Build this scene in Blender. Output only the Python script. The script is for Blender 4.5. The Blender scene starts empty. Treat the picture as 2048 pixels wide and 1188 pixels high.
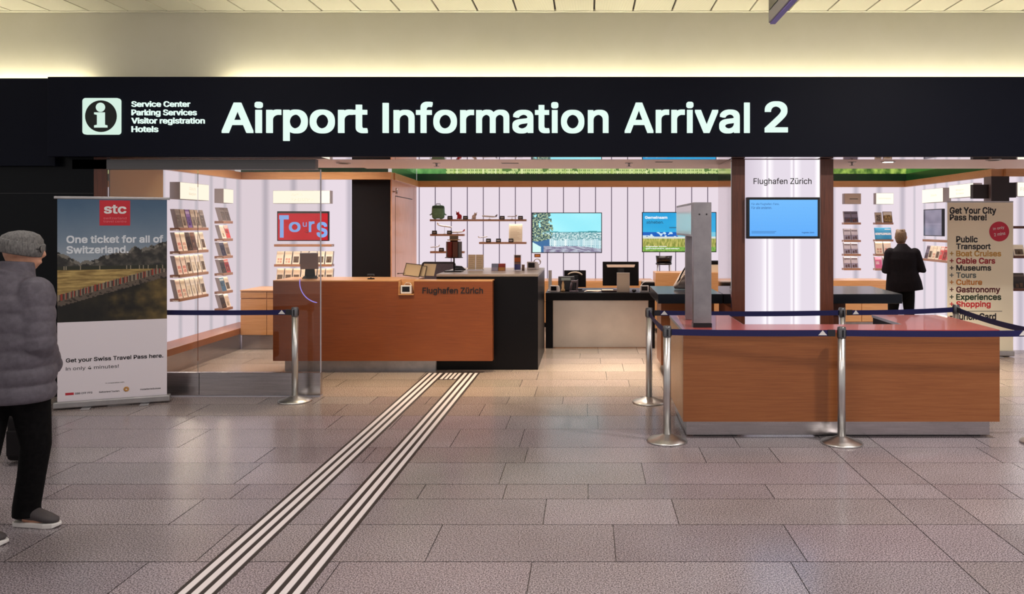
import bpy, bmesh, math, random
from mathutils import Vector, Matrix, noise
random.seed(7)
R = math.radians
C = bpy.context.scene.collection
SC = bpy.context.scene

# ------------------------------------------------------------------ camera
F, CXP, CYP, EYE = 1600.0, 1175.0, 450.0, 1.76        # focal length in pixels, principal point, eye height
cam_d = bpy.data.cameras.new('camera'); cam = bpy.data.objects.new('camera', cam_d); C.objects.link(cam)
cam.location = (0, 0, EYE); cam.rotation_euler = (R(90), 0, 0)
cam_d.sensor_width = 36; cam_d.lens = F / 2048 * 36
cam_d.shift_x = (1024 - CXP) / 2048; cam_d.shift_y = -(594 - CYP) / 2048
cam_d.clip_start = .05; cam_d.clip_end = 80
SC.camera = cam

# ------------------------------------------------------------------ world, light, exposure
w = bpy.data.worlds.new('world'); SC.world = w; w.use_nodes = True
w.node_tree.nodes['Background'].inputs[0].default_value = (1.0, .95, .93, 1)
w.node_tree.nodes['Background'].inputs[1].default_value = .57
SC.view_settings.view_transform = 'Standard'; SC.view_settings.look = 'None'
SC.view_settings.exposure = 0.0; SC.view_settings.gamma = 1.0; SC.view_settings.use_curve_mapping = False
SC.cycles.use_denoising = True
SC.cycles.max_bounces = 8; SC.cycles.transparent_max_bounces = 12
SC.cycles.sample_clamp_indirect = 6; SC.cycles.caustics_reflective = False; SC.cycles.caustics_refractive = False

def lamp(name, loc, power, size, col=(1, .94, .90), size_y=None, rot=(0, 0, 0), spread=None):
    d = bpy.data.lights.new(name, 'AREA'); d.energy = power; d.color = col
    d.shape = 'DISK' if size_y is None else 'RECTANGLE'; d.size = size
    if size_y is not None: d.size_y = size_y
    if spread: d.spread = R(spread)
    o = bpy.data.objects.new(name, d); C.objects.link(o); o.location = loc; o.rotation_euler = rot
    return o
# hall ceiling downlights
lamp('hall_downlight', (3.55, 5.25, 4.0), 105, .2)
lamp('hall_downlight', (-.4, 5.0, 4.0), 36, 1.2)
lamp('hall_downlight', (-4.0, 5.4, 4.0), 42, 1.2)
lamp('hall_downlight', (1.8, 1.8, 4.0), 75, 1.4)
lamp('hall_downlight', (-2.2, 1.8, 4.0), 50, 1.4)
lamp('hall_downlight', (6.2, 3.2, 4.0), 60, 1.4)
# shop ceiling downlights, warm
lamp('shop_downlight', (-1.0, 8.85, 2.43), 15, .2, (1, .80, .52), spread=95)
lamp('shop_downlight', (-2.4, 8.85, 2.43), 11, .2, (1, .80, .52), spread=95)
lamp('shop_downlight', (.6, 9.6, 2.43), 42, .2, (1, .85, .68), spread=95)
lamp('shop_downlight', (4.3, 9.3, 2.43), 26, .2, (1, .85, .68), spread=95)
lamp('shop_downlight', (-.3, 12.3, 2.93), 84, 4.2, (1, .90, .80), size_y=2.2, spread=125)
lamp('shop_downlight', (-4.0, 10.9, 2.93), 56, 1.6, (1, .90, .80), size_y=1.4, spread=125)
lamp('shop_downlight', (4.0, 12.3, 2.93), 62, 2.2, (1, .91, .82), size_y=2.2, spread=125)

# ------------------------------------------------------------------ helpers
def X(px, D): return (px - CXP) * D / F                 # measured from the photo at a known distance D
def Z(py, D): return EYE - (py - CYP) * D / F
def lin(c):
    c = c / 255.0
    return c / 12.92 if c <= .04045 else ((c + .055) / 1.055) ** 2.4
def rgb(*c): return (lin(c[0]), lin(c[1]), lin(c[2]), 1)

class MB:
    def __init__(s): s.v = []; s.f = []; s.m = []; s.sm = []; s.cur = 0
    def add(s, vs, fs, smooth=False):
        b = len(s.v); s.v += [tuple(p) for p in vs]
        for f in fs: s.f.append([b + i for i in f]); s.m.append(s.cur); s.sm.append(smooth)
        return s
    def mat(s, i): s.cur = i; return s
    def box(s, x0, x1, y0, y1, z0, z1):
        if x0 > x1: x0, x1 = x1, x0
        if y0 > y1: y0, y1 = y1, y0
        if z0 > z1: z0, z1 = z1, z0
        return s.add([(x0,y0,z0),(x1,y0,z0),(x1,y1,z0),(x0,y1,z0),(x0,y0,z1),(x1,y0,z1),(x1,y1,z1),(x0,y1,z1)],
                     [(0,3,2,1),(4,5,6,7),(0,1,5,4),(1,2,6,5),(2,3,7,6),(3,0,4,7)])
    def hexa(s, p): # 8 points, bottom four (counter-clockwise from above) then top four
        return s.add(p, [(0,3,2,1),(4,5,6,7),(0,1,5,4),(1,2,6,5),(2,3,7,6),(3,0,4,7)])
    def prism(s, poly, axis, a, b): # poly in the two other axes, extruded along axis from a to b
        n = len(poly); vs = []
        for t in (a, b):
            for (p, q) in poly:
                vs.append({'x': (t, p, q), 'y': (p, t, q), 'z': (p, q, t)}[axis])
        return s.add(vs, [tuple(range(n))[::-1], tuple(range(n, 2*n))] + [(i, (i+1) % n, n + (i+1) % n, n + i) for i in range(n)])
    def tube(s, path, rad, n=10, side=None, smooth=True, caps=True, power=1.0):
        path = [Vector(p) for p in path]; m = len(path)
        if not isinstance(rad, (list, tuple)): rad = [rad] * m
        vs = []; prev = None
        for i, p in enumerate(path):
            t = (path[min(i+1, m-1)] - path[max(i-1, 0)]); t = t.normalized() if t.length > 1e-9 else Vector((0, 0, 1))
            if side is not None: a = Vector(side)
            elif prev is not None: a = prev
            else: a = Vector((1, 0, 0)) if abs(t.x) < .8 else Vector((0, 1, 0))
            a = (a - t * a.dot(t)).normalized(); b = t.cross(a); prev = a
            r = rad[i]; ra, rb = (r if isinstance(r, (list, tuple)) else (r, r))
            for k in range(n):
                c, q = math.cos(2*math.pi*k/n), math.sin(2*math.pi*k/n)
                if power != 1.0:
                    c = math.copysign(abs(c) ** power, c); q = math.copysign(abs(q) ** power, q)
                vs.append(p + a * (ra * c) + b * (rb * q))
        fs = [(i*n + k, i*n + (k+1) % n, (i+1)*n + (k+1) % n, (i+1)*n + k) for i in range(m-1) for k in range(n)]
        if caps: fs += [tuple(range(n))[::-1], tuple((m-1)*n + k for k in range(n))]
        return s.add(vs, fs, smooth)
    def lathe(s, prof, cx, cy, n=32, smooth=True): # (radius, z) from bottom to top
        return s.tube([(cx, cy, z) for r, z in prof], [max(r, .0004) for r, z in prof], n, side=(1, 0, 0), smooth=smooth) if all(prof[i][1] < prof[i+1][1] for i in range(len(prof)-1)) else s._lathe(prof, cx, cy, n, smooth)
    def _lathe(s, prof, cx, cy, n, smooth):
        vs = [(cx + max(r, .0004)*math.cos(2*math.pi*k/n), cy + max(r, .0004)*math.sin(2*math.pi*k/n), z) for r, z in prof for k in range(n)]
        m = len(prof)
        fs = [(i*n + k, i*n + (k+1) % n, (i+1)*n + (k+1) % n, (i+1)*n + k) for i in range(m-1) for k in range(n)]
        return s.add(vs, fs + [tuple(range(n))[::-1], tuple((m-1)*n + k for k in range(n))], smooth)
    def ball(s, c, r, n=14, m=9):
        r = r if isinstance(r, (list, tuple)) else (r, r, r)
        vs = [(c[0] + r[0]*math.sin(math.pi*(i+.5)/m)*math.cos(2*math.pi*k/n), c[1] + r[1]*math.sin(math.pi*(i+.5)/m)*math.sin(2*math.pi*k/n), c[2] - r[2]*math.cos(math.pi*(i+.5)/m)) for i in range(m) for k in range(n)]
        fs = [(i*n + k, i*n + (k+1) % n, (i+1)*n + (k+1) % n, (i+1)*n + k) for i in range(m-1) for k in range(n)]
        return s.add(vs, fs + [tuple(range(n))[::-1], tuple((m-1)*n + k for k in range(n))], True)
    def move(s, M):
        s.v = [tuple(M @ Vector(p)) for p in s.v]; return s
    def mesh(s, name, mats):
        me = bpy.data.meshes.new(name); me.from_pydata(s.v, [], s.f)
        for m in (mats if isinstance(mats, (list, tuple)) else [mats]): me.materials.append(m)
        for p, mi, sm in zip(me.polygons, s.m, s.sm): p.material_index = mi; p.use_smooth = sm
        return me

ORG = {}
def origin(o):
    v = Vector((0, 0, 0))
    while o is not None: v += ORG.get(o.name, Vector((0, 0, 0))); o = o.parent
    return v
def tag(o, label=None, cat=None, group=None, kind=None):
    if label: o['label'] = label
    if cat: o['category'] = cat
    if group: o['group'] = group
    if kind: o['kind'] = kind
    return o
def thing(name, label, cat, loc=(0, 0, 0), group=None, rz=0):
    o = bpy.data.objects.new(name, None); C.objects.link(o); o.empty_display_size = .1
    o.location = loc; o.rotation_euler = (0, 0, rz); ORG[o.name] = Vector(loc)
    return tag(o, label, cat, group)
def obj(name, mb, mats, parent=None, bevel=0, local=False, seg=2):
    if parent is not None and not local:
        d = origin(parent); mb.v = [tuple(Vector(p) - d) for p in mb.v]
    me = mb.mesh(name, mats) if isinstance(mb, MB) else mb
    o = bpy.data.objects.new(name, me); C.objects.link(o)
    if parent is not None: o.parent = parent
    ORG[o.name] = Vector((0, 0, 0))
    if bevel:
        b = o.modifiers.new('bevel', 'BEVEL'); b.width = bevel; b.segments = seg; b.limit_method = 'ANGLE'; b.angle_limit = R(40)
    return o
def struct(name, mb, mats, parent=None, bevel=0):
    o = obj(name, mb, mats, parent, bevel)
    if parent is None: o['kind'] = 'structure'
    return o
def sub(o, loc):       # give a top-level mesh its own origin at loc
    o.data.transform(Matrix.Translation(-Vector(loc))); o.location = loc; ORG[o.name] = Vector(loc); return o
def copy_tree(o, parent=None):
    c = o.copy(); C.objects.link(c); ORG[c.name] = ORG.get(o.name, Vector((0, 0, 0))).copy()
    if parent is not None: c.parent = parent
    for ch in list(o.children): copy_tree(ch, c)
    return c
def fuse(mb, voxel, smooth=4, name='body'):   # overlapping closed tubes grown into one continuous skin
    me = mb.mesh(name, []); o = bpy.data.objects.new(name, me); C.objects.link(o)
    m = o.modifiers.new('r', 'REMESH'); m.mode = 'VOXEL'; m.voxel_size = voxel; m.use_smooth_shade = True
    k = o.modifiers.new('s', 'SMOOTH'); k.iterations = smooth; k.factor = .5
    dg = bpy.context.evaluated_depsgraph_get(); dg.update()
    out = bpy.data.meshes.new_from_object(o.evaluated_get(dg)); out.name = name
    bpy.data.objects.remove(o); bpy.data.meshes.remove(me)
    for p in out.polygons: p.use_smooth = True
    return out

# ------------------------------------------------------------------ materials
def mat(name, col, rough=.5, metal=0, spec=.5, emit=None, strength=1, coat=0, aniso=0):
    m = bpy.data.materials.new(name); m.use_nodes = True
    b = m.node_tree.nodes['Principled BSDF']
    b.inputs['Base Color'].default_value = col; b.inputs['Roughness'].default_value = rough
    b.inputs['Metallic'].default_value = metal; b.inputs['Specular IOR Level'].default_value = spec
    b.inputs['Coat Weight'].default_value = coat
    if aniso: b.inputs['Anisotropic'].default_value = aniso
    if emit: b.inputs['Emission Color'].default_value = emit; b.inputs['Emission Strength'].default_value = strength
    return m
def N(m, t, **kw):
    n = m.node_tree.nodes.new(t)
    for k, v in kw.items():
        if k.startswith('i_'): n.inputs[k[2:].replace('_', ' ')].default_value = v
        else: setattr(n, k, v)
    return n
def L(m, a, b): m.node_tree.links.new(a, b)
def ramp(m, fac, stops):
    r = N(m, 'ShaderNodeValToRGB'); e = r.color_ramp.elements
    e[0].position, e[0].color = stops[0]; e[1].position, e[1].color = stops[1]
    for p, c in stops[2:]:
        q = e.new(p); q.color = c
    L(m, fac, r.inputs['Fac']); return r.outputs['Color']
def coords(m, scale, kind='Object'):
    t = N(m, 'ShaderNodeTexCoord'); mp = N(m, 'ShaderNodeMapping'); mp.inputs['Scale'].default_value = scale
    L(m, t.outputs[kind], mp.inputs['Vector']); return mp.outputs['Vector']
def bsdf(m): return m.node_tree.nodes['Principled BSDF']
def wood(name, c0, c1, c2, scale=(1.1, 20, 42), rough=.38, coat=.15):
    m = mat(name, c1, rough, coat=coat)
    n = N(m, 'ShaderNodeTexNoise', i_Scale=3.0, i_Detail=6, i_Roughness=.65, i_Distortion=.4); L(m, coords(m, scale), n.inputs['Vector'])
    n2 = N(m, 'ShaderNodeTexNoise', i_Scale=1.2, i_Detail=2); L(m, coords(m, (.6, 1.5, 1.5)), n2.inputs['Vector'])
    mx = N(m, 'ShaderNodeMath', operation='MULTIPLY_ADD'); L(m, n2.outputs['Fac'], mx.inputs[0]); mx.inputs[1].default_value = .35; 
    ad = N(m, 'ShaderNodeMath', operation='MULTIPLY'); L(m, n.outputs['Fac'], ad.inputs[0]); ad.inputs[1].default_value = .7
    L(m, ad.outputs[0], mx.inputs[2])
    L(m, ramp(m, mx.outputs[0], [(.36, c0), (.68, c2), (.52, c1)]), bsdf(m).inputs['Base Color'])
    return m
def noisy(name, c0, c1, scale, rough=.5, metal=0, detail=4, lo=.35, hi=.65, coat=0, mapping=(1, 1, 1), bump=0):
    m = mat(name, c0, rough, metal, coat=coat)
    n = N(m, 'ShaderNodeTexNoise', i_Scale=scale, i_Detail=detail, i_Roughness=.6); L(m, coords(m, mapping), n.inputs['Vector'])
    L(m, ramp(m, n.outputs['Fac'], [(lo, c0), (hi, c1)]), bsdf(m).inputs['Base Color'])
    if bump:
        bp = N(m, 'ShaderNodeBump', i_Strength=bump, i_Distance=.004); L(m, n.outputs['Fac'], bp.inputs['Height']); L(m, bp.outputs[0], bsdf(m).inputs['Normal'])
    return m
def emitter(name, col, strength):
    m = bpy.data.materials.new(name); m.use_nodes = True; nt = m.node_tree; nt.nodes.remove(nt.nodes['Principled BSDF'])
    e = N(m, 'ShaderNodeEmission'); e.inputs[0].default_value = col; e.inputs[1].default_value = strength
    L(m, e.outputs[0], nt.nodes['Material Output'].inputs[0]); return m
def backlit(name, col, strength, axis, period, line_w, line_col, soft=0.0, offset=0.0):
    """translucent wall of backlit panels, its joints or carrier rails showing every `period` metres"""
    m = emitter(name, col, strength); e = [n for n in m.node_tree.nodes if n.type == 'EMISSION'][0]
    t = N(m, 'ShaderNodeTexCoord'); sp = N(m, 'ShaderNodeSeparateXYZ'); L(m, t.outputs['Object'], sp.inputs[0])
    a = N(m, 'ShaderNodeMath', operation='MULTIPLY_ADD'); L(m, sp.outputs[axis], a.inputs[0]); a.inputs[1].default_value = 1/period; a.inputs[2].default_value = offset + 100
    fr = N(m, 'ShaderNodeMath', operation='FRACT'); L(m, a.outputs[0], fr.inputs[0])
    d = N(m, 'ShaderNodeMath', operation='SUBTRACT'); L(m, fr.outputs[0], d.inputs[0]); d.inputs[1].default_value = .5
    ab = N(m, 'ShaderNodeMath', operation='ABSOLUTE'); L(m, d.outputs[0], ab.inputs[0])
    h = line_w / period
    L(m, ramp(m, ab.outputs[0], [(h, line_col), (min(h + max(soft/period, .004), .5), col)]), e.inputs[0])
    return m
def attr_mat(name, strength=None, rough=.5):
    m = bpy.data.materials.new(name); m.use_nodes = True; a = N(m, 'ShaderNodeVertexColor'); a.layer_name = 'print'
    if strength is None:
        L(m, a.outputs[0], bsdf(m).inputs['Base Color']); bsdf(m).inputs['Roughness'].default_value = rough
    else:
        b = bsdf(m); b.inputs['Base Color'].default_value = (.01, .01, .01, 1); b.inputs['Roughness'].default_value = .25
        L(m, a.outputs[0], b.inputs['Emission Color']); b.inputs['Emission Strength'].default_value = strength
    return m

M = {}
M['wood'] = wood('oak_veneer', rgb(132, 75, 38), rgb(146, 86, 45), rgb(158, 98, 55))
M['wood_red'] = wood('warm_veneer', rgb(120, 58, 24), rgb(134, 68, 29), rgb(146, 78, 36))
M['wood_light'] = wood('light_veneer', rgb(192, 136, 84), rgb(208, 154, 102), rgb(220, 170, 118))
M['wood_dark'] = wood('brown_veneer', rgb(78, 38, 24), rgb(98, 50, 32), rgb(112, 60, 40), scale=(26, 14, 1.5))
M['ledge'] = wood('ledge_veneer', rgb(140, 100, 76), rgb(156, 114, 88), rgb(170, 128, 100))
M['wood_pink'] = wood('rosy_veneer', rgb(196, 138, 104), rgb(208, 150, 116), rgb(220, 164, 130), scale=(14, 14, 1.5))
M['beige'] = mat('beige_wall', rgb(205, 170, 118), .5)
M['steel'] = noisy('brushed_steel', (.40, .37, .38, 1), (.54, .50, .51, 1), 3, .24, 1, mapping=(1, 1, 60))
M['steel_v'] = noisy('polished_steel', (.58, .57, .56, 1), (.70, .68, .66, 1), 3, .33, 1, mapping=(40, 40, 1))
M['steel_dull'] = noisy('stained_steel', (.30, .28, .30, 1), (.42, .39, .41, 1), 5, .42, 1, lo=.3, hi=.7)
M['alu'] = noisy('grey_metal', (.40, .39, .40, 1), (.5, .48, .49, 1), 8, .4, .9)
M['glassgrey'] = mat('grey_transom', (.16, .155, .16, 1), .35, .3)
M['black'] = mat('black_lacquer', (.008, .008, .011, 1), .3)
M['matte_black'] = mat('matte_black', (.008, .0065, .0075, 1), .6, spec=.15)
M['dark'] = mat('dark_laminate', (.006, .0055, .007, 1), .33, spec=.15)
M['fascia'] = mat('fascia_navy', (.0030, .0042, .0115, 1), .55, spec=.12)
M['plaster'] = noisy('cream_plaster', rgb(222, 218, 200), rgb(226, 222, 206), 2, .8)
M['white'] = mat('white_plastic', (.75, .73, .72, 1), .4)
M['cream'] = mat('cream_paper', rgb(226, 214, 190), .7)
M['grey_side'] = mat('grey_edge', rgb(165, 155, 150), .6)
M['red_top'] = mat('red_laminate', rgb(186, 86, 82), .3, coat=.3)
M['edge_grey'] = mat('grey_edge_band', rgb(176, 172, 182), .4)
M['navy'] = noisy('navy_webbing', rgb(8, 8, 66), rgb(13, 13, 84), 120, .6, mapping=(1, 1, 4))
M['soffit'] = mat('soffit_panel', rgb(248, 230, 230), .55, spec=.4)
M['seam'] = mat('dark_seam', (.03, .02, .02, 1), .7)
M['letter'] = emitter('letter_glow', rgb(232, 255, 246), 1.0)
M['ink'] = mat('black_ink', (.012, .010, .012, 1), .5)
M['pale_ink'] = mat('pale_ink', rgb(226, 232, 240), .5)
M['white_ink'] = mat('white_ink', (.8, .8, .8, 1), .5)
M['sign_lit'] = emitter('sign_lightbox', rgb(255, 248, 228), 1.2)
M['sign_tan'] = mat('sign_unlit_face', rgb(196, 176, 160), .5)
M['faint'] = mat('faint_grey_ink', rgb(190, 180, 160), .6, emit=rgb(214, 204, 182), strength=.75)
M['strip'] = emitter('led_strip', rgb(255, 246, 230), 12)
M['cove'] = emitter('cove_tube', (1.0, .91, .64, 1), 52)
M['skin'] = noisy('skin', rgb(190, 138, 112), rgb(205, 152, 126), 30, .5)
M['rubber'] = mat('dark_rubber', (.015, .015, .015, 1), .8)
M['print'] = attr_mat('printed_paper', None, .55)
M['screen'] = attr_mat('lit_screen', 1.0)
M['frieze'] = attr_mat('lit_frieze_print', .95)
WALLCOL = rgb(234, 220, 230)
M['lit_back'] = backlit('backlit_wall_thin_joints', WALLCOL, 1.0, 0, .2885, .006, rgb(96, 82, 100), .004)
M['lit_soft'] = backlit('backlit_wall_soft_x', WALLCOL, 1.0, 0, .42, .012, rgb(196, 186, 198), .06)
M['lit_side'] = backlit('backlit_wall_soft_y', WALLCOL, 1.0, 1, .42, .012, rgb(204, 196, 206), .06)
m = bpy.data.materials.new('clear_glass'); m.use_nodes = True; nt = m.node_tree; nt.nodes.remove(nt.nodes['Principled BSDF'])
tr = N(m, 'ShaderNodeBsdfTransparent'); tr.inputs[0].default_value = (.95, .94, .93, 1); gl = N(m, 'ShaderNodeBsdfGlossy'); gl.inputs['Roughness'].default_value = .01
fz = N(m, 'ShaderNodeFresnel'); fz.inputs[0].default_value = 1.45; mx = N(m, 'ShaderNodeMixShader')
L(m, fz.outputs[0], mx.inputs[0]); L(m, tr.outputs[0], mx.inputs[1]); L(m, gl.outputs[0], mx.inputs[2]); L(m, mx.outputs[0], nt.nodes['Material Output'].inputs[0])
M['glass'] = m
# granite
m = bpy.data.materials.new('granite'); m.use_nodes = True; b = bsdf(m)
a = N(m, 'ShaderNodeVertexColor'); a.layer_name = 'print'
co = coords(m, (1, 1, 1))
n1 = N(m, 'ShaderNodeTexNoise', i_Scale=130, i_Detail=2, i_Roughness=.6); L(m, co, n1.inputs['Vector'])
n2 = N(m, 'ShaderNodeTexVoronoi', i_Scale=110); L(m, co, n2.inputs['Vector'])
n3 = N(m, 'ShaderNodeTexNoise', i_Scale=1.3, i_Detail=3); L(m, co, n3.inputs['Vector'])
sp1 = ramp(m, n1.outputs['Fac'], [(.40, (.34, .32, .33, 1)), (.60, (1.60, 1.55, 1.57, 1)), (.5, (.95, .92, .93, 1))])
mxa = N(m, 'ShaderNodeMixRGB', blend_type='MULTIPLY'); mxa.inputs[0].default_value = 1; L(m, a.outputs[0], mxa.inputs[1]); L(m, sp1, mxa.inputs[2])
sp3 = ramp(m, n3.outputs['Fac'], [(.3, (.88, .87, .86, 1)), (.7, (1.08, 1.08, 1.08, 1))])
mxb = N(m, 'ShaderNodeMixRGB', blend_type='MULTIPLY'); mxb.inputs[0].default_value = 1; L(m, mxa.outputs[0], mxb.inputs[1]); L(m, sp3, mxb.inputs[2])
L(m, mxb.outputs[0], b.inputs['Base Color'])
L(m, ramp(m, n1.outputs['Fac'], [(.3, (.15, .15, .15, 1)), (.7, (.27, .27, .27, 1))]), b.inputs['Roughness'])
b.inputs['Specular IOR Level'].default_value = .5
bp_ = N(m, 'ShaderNodeBump', i_Strength=.035, i_Distance=.002); L(m, n1.outputs['Fac'], bp_.inputs['Height']); L(m, bp_.outputs[0], b.inputs['Normal'])
M['granite'] = m

# ------------------------------------------------------------------ printed pictures and lettering
def picture(name, O, U, w, h, nx, ny, fn, material, parent=None, V=(0, 0, 1), depth=0):
    """a flat print of nx by ny colour cells, lower-left corner O, running along U"""
    O, U, V = Vector(O), Vector(U).normalized(), Vector(V).normalized()
    vs = [O + U * (w * i / nx) + V * (h * j / ny) for j in range(ny + 1) for i in range(nx + 1)]
    fs = [(j*(nx+1) + i, j*(nx+1) + i + 1, (j+1)*(nx+1) + i + 1, (j+1)*(nx+1) + i) for j in range(ny) for i in range(nx)]
    mb = MB().add(vs, fs); o = obj(name, mb, material, parent)
    at = o.data.color_attributes.new('print', 'FLOAT_COLOR', 'CORNER')
    k = 0
    for j in range(ny):
        for i in range(nx):
            c = fn((i + .5) / nx, (j + .5) / ny); c = (lin(max(0, c[0])), lin(max(0, c[1])), lin(max(0, c[2])), 1)
            for q in range(4): at.data[k + q].color = c
            k += 4
    return o
def nz(x, y, s=0): return noise.noise(Vector((x, y, s)))
def fb(x, y, s=0, o=4): return noise.fractal(Vector((x, y, s)), 1.0, 2.0, o)
def mixc(a, b, t): t = max(0, min(1, t)); return tuple(p + (q - p) * t for p, q in zip(a, b))

try: FONT = bpy.data.fonts.load(bpy.utils.resource_path('LOCAL') + '/datafiles/fonts/Inter.woff2')   # the sans-serif that ships with Blender
except Exception: FONT = None
def letters(name, items, material, parent, O, U, depth=.004, V=(0, 0, 1)):
    """items: (string, u0, u1, v0, v1, bold) each fitted to its box; u along U, v up from O; one mesh"""
    O, U, V = Vector(O), Vector(U).normalized(), Vector(V).normalized(); Nn = U.cross(V)
    mb = MB()
    for (s, u0, u1, v0, v1, bold) in items:
        cu = bpy.data.curves.new('t', 'FONT'); cu.body = s.replace('I', '\u0399').replace('l', '\u04cf') if FONT else s; cu.font = FONT or cu.font;   # plain strokes for capital I and small l
        cu.size = 1; cu.extrude = .5; cu.resolution_u = 3
        o = bpy.data.objects.new('t', cu); me = bpy.data.meshes.new_from_object(o)
        P = [v.co.copy() for v in me.vertices]
        ax, bx = min(p.x for p in P), max(p.x for p in P); ay, by = min(p.y for p in P), max(p.y for p in P)
        ku = (u1 - u0) / (bx - ax); kv = (v1 - v0) / (by - ay) if v1 is not None else ku
        sh = [(0, 0)] + ([(bold*p, bold*q) for p in (-1, 0, 1) for q in (-1, 0, 1) if p or q] if bold else [])
        ku = (u1 - u0) / (bx - ax + 2*bold); kv = (v1 - v0) / (by - ay + 2*bold) if v1 is not None else ku
        for j, (sx_, sy_) in enumerate(sh):     # heavier strokes: the same letter laid over itself
            mb.add([O + U * (u0 + (p.x + sx_ + bold - ax) * ku) + V * (v0 + (p.y + sy_ + bold - ay) * kv) + Nn * ((p.z + .5) * depth * (1 - .02*j)) for p in P], [tuple(f.vertices) for f in me.polygons])
        bpy.data.objects.remove(o); bpy.data.curves.remove(cu); bpy.data.meshes.remove(me)
    return obj(name, mb, material, parent)
UX = (1, 0, 0)
def disc_pts(cx, cz, r, n=40): return [(cx + r*math.cos(2*math.pi*k/n), cz + r*math.sin(2*math.pi*k/n)) for k in range(n)]

# ================================================================== THE SETTING
# floor: granite slabs with narrow joints
mb = MB(); cols = []
rows = [-4.0]
while rows[-1] < 3.4: rows.append(rows[-1] + .48)
rows[-1] = 3.68
rows += [4.18, 4.70, 5.14, 5.43, 5.92, 6.33, 6.90, 7.38, 7.86, 8.2]
while rows[-1] < 16: rows.append(rows[-1] + random.choice([.4, .5, .55]))
G = .0028
for a, b2 in zip(rows[:-1], rows[1:]):
    for (x0, x1) in ((-11, 1.92), (1.92, 2.33), (2.33, 11)):
        x = x0; first = True
        while x < x1 - .01:
            wd = random.choice([.55, .8, 1.0, 1.2, 1.35])
            if x0 == 1.92: wd = .41
            if first and x0 != 1.92: wd = random.uniform(.3, 1.3); first = False
            e = min(x + wd, x1)
            if x1 - e < .2: e = x1
            mb.add([(x+G, a+G, 0), (e-G, a+G, 0), (e-G, b2-G, 0), (x+G, b2-G, 0)], [(0, 1, 2, 3)])
            g = random.uniform(.86, 1.10)
            base = (.315, .282, .298) if a < 7.3 else ((.345, .295, .275) if a < 8.1 else (.40, .335, .275))  # slabs turn beige towards the shop, its warm light put into their colour
            cols.append(tuple(c * g * random.uniform(.98, 1.02) for c in base) + (1,))
            x = e
mb.add([(-11, -4, -.004), (11, -4, -.004), (11, 16, -.004), (-11, 16, -.004)], [(0, 1, 2, 3)]); cols.append((.13, .118, .12, 1))
mb.box(-11, 11, -4, 16, -.1, -.006)
cols += [(.13, .118, .12, 1)] * 6
fl = struct('floor', mb, M['granite'])
at = fl.data.color_attributes.new('print', 'FLOAT_COLOR', 'CORNER')
for p, c in zip(fl.data.polygons, cols):
    for li in p.loop_indices: at.data[li].color = c

# hall ceiling: perforated metal tiles with joints running in depth
mb = MB(); x = -11.0
CZ = 4.02
M['tile'] = mat('ceiling_tile', rgb(226, 222, 206), .55)
wv = N(M['tile'], 'ShaderNodeTexWave', i_Scale=26.0); wv.bands_direction = 'X'; L(M['tile'], coords(M['tile'], (1, 1, 1)), wv.inputs['Vector'])
L(M['tile'], ramp(M['tile'], wv.outputs['Fac'], [(.2, rgb(196, 192, 176)), (.5, rgb(228, 224, 208))]), bsdf(M['tile']).inputs['Base Color'])
while x < 11:
    mb.mat(0).box(x + .010, x + .400, -4, 8.44, CZ, CZ + .02); x += .41
mb.mat(1).box(-11, 11, -4, 8.5, CZ + .021, CZ + .1)
mb.mat(2).box(-11, 11, 8.445, 8.495, CZ - .004, CZ + .02)
struct('ceiling', mb, [M['tile'], M['seam'], M['plaster']])
# upper cream wall above the fascia
struct('wall_upper', MB().box(-11, 11, 8.5, 8.6, 2.5, CZ + .1), M['plaster'])
# dark fascia with a deep gutter behind it that holds the cove lights
xs = X(95, 8.0)
mb = MB().box(xs, 11, 8.0, 8.08, 2.445, 3.243).box(xs, 11, 8.08, 8.5, 2.47, 2.52)
struct('wall_fascia', mb, M['fascia'], bevel=.004)
mb = MB().box(-11, xs - .005, 8.12, 8.2, 2.36, 3.25).box(-11, xs - .005, 8.2, 8.5, 2.46, 2.52)
struct('wall_fascia_left', mb, M['fascia'], bevel=.004)
# black wall at the left end
M['dark_wall'] = mat('dark_glass_wall', (.004, .005, .007, 1), .3, spec=.12)
mb = MB().mat(0).box(-11, -5.06, 8.2, 8.3, 0, 2.46).mat(1).box(-5.06, -4.93, 8.2, 8.26, 0, 2.46)
mb.mat(2).box(-11, -5.06, 8.194, 8.2, Z(386, 8.2) - .006, Z(386, 8.2))
struct('wall_left_front', mb, [M['dark_wall'], M['wood_dark'], M['black']])
# shop walls
XL, DL, XA, DB, XR = -5.235, 12.0, -2.96, 14.4, 5.75
CB, CT = 2.44, 2.55           # cornice bottom and top
mb = MB().mat(0).box(XL - .1, XL, 9.87, DL + .1, 0, CB).mat(1).box(XL - .1, XL, 8.32, 9.87, 0, CB)
struct('wall_left', mb, [M['lit_side'], M['beige']])
mb = MB().box(XL - .1, X(703, DL), DL, DL + .1, 0, CB)
struct('wall_back_left', mb, M['lit_soft'])
mb = MB().box(X(700, DL) + .005, X(779, DL), DL + .02, DL + .1, 0, CB)
struct('door_1', mb, M['matte_black'])
XA2 = X(833, DB)
mb = MB().hexa([(XA, DL + .02, 0), (XA + .02, DL + .02, 0), (XA2, DB, 0), (XA2 - .1, DB, 0), (XA, DL + .02, CB), (XA + .02, DL + .02, CB), (XA2, DB, CB), (XA2 - .1, DB, CB)])
wa = struct('wall_alcove', mb, M['wood_pink'])
d = Vector((XA2 - XA - .02, DB - DL - .02, 0)).normalized()
def wa_pt(t, z, off=0): return Vector((XA + .02, DL + .02, z)) + d * t + Vector((d.y, -d.x, 0)) * off
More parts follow.
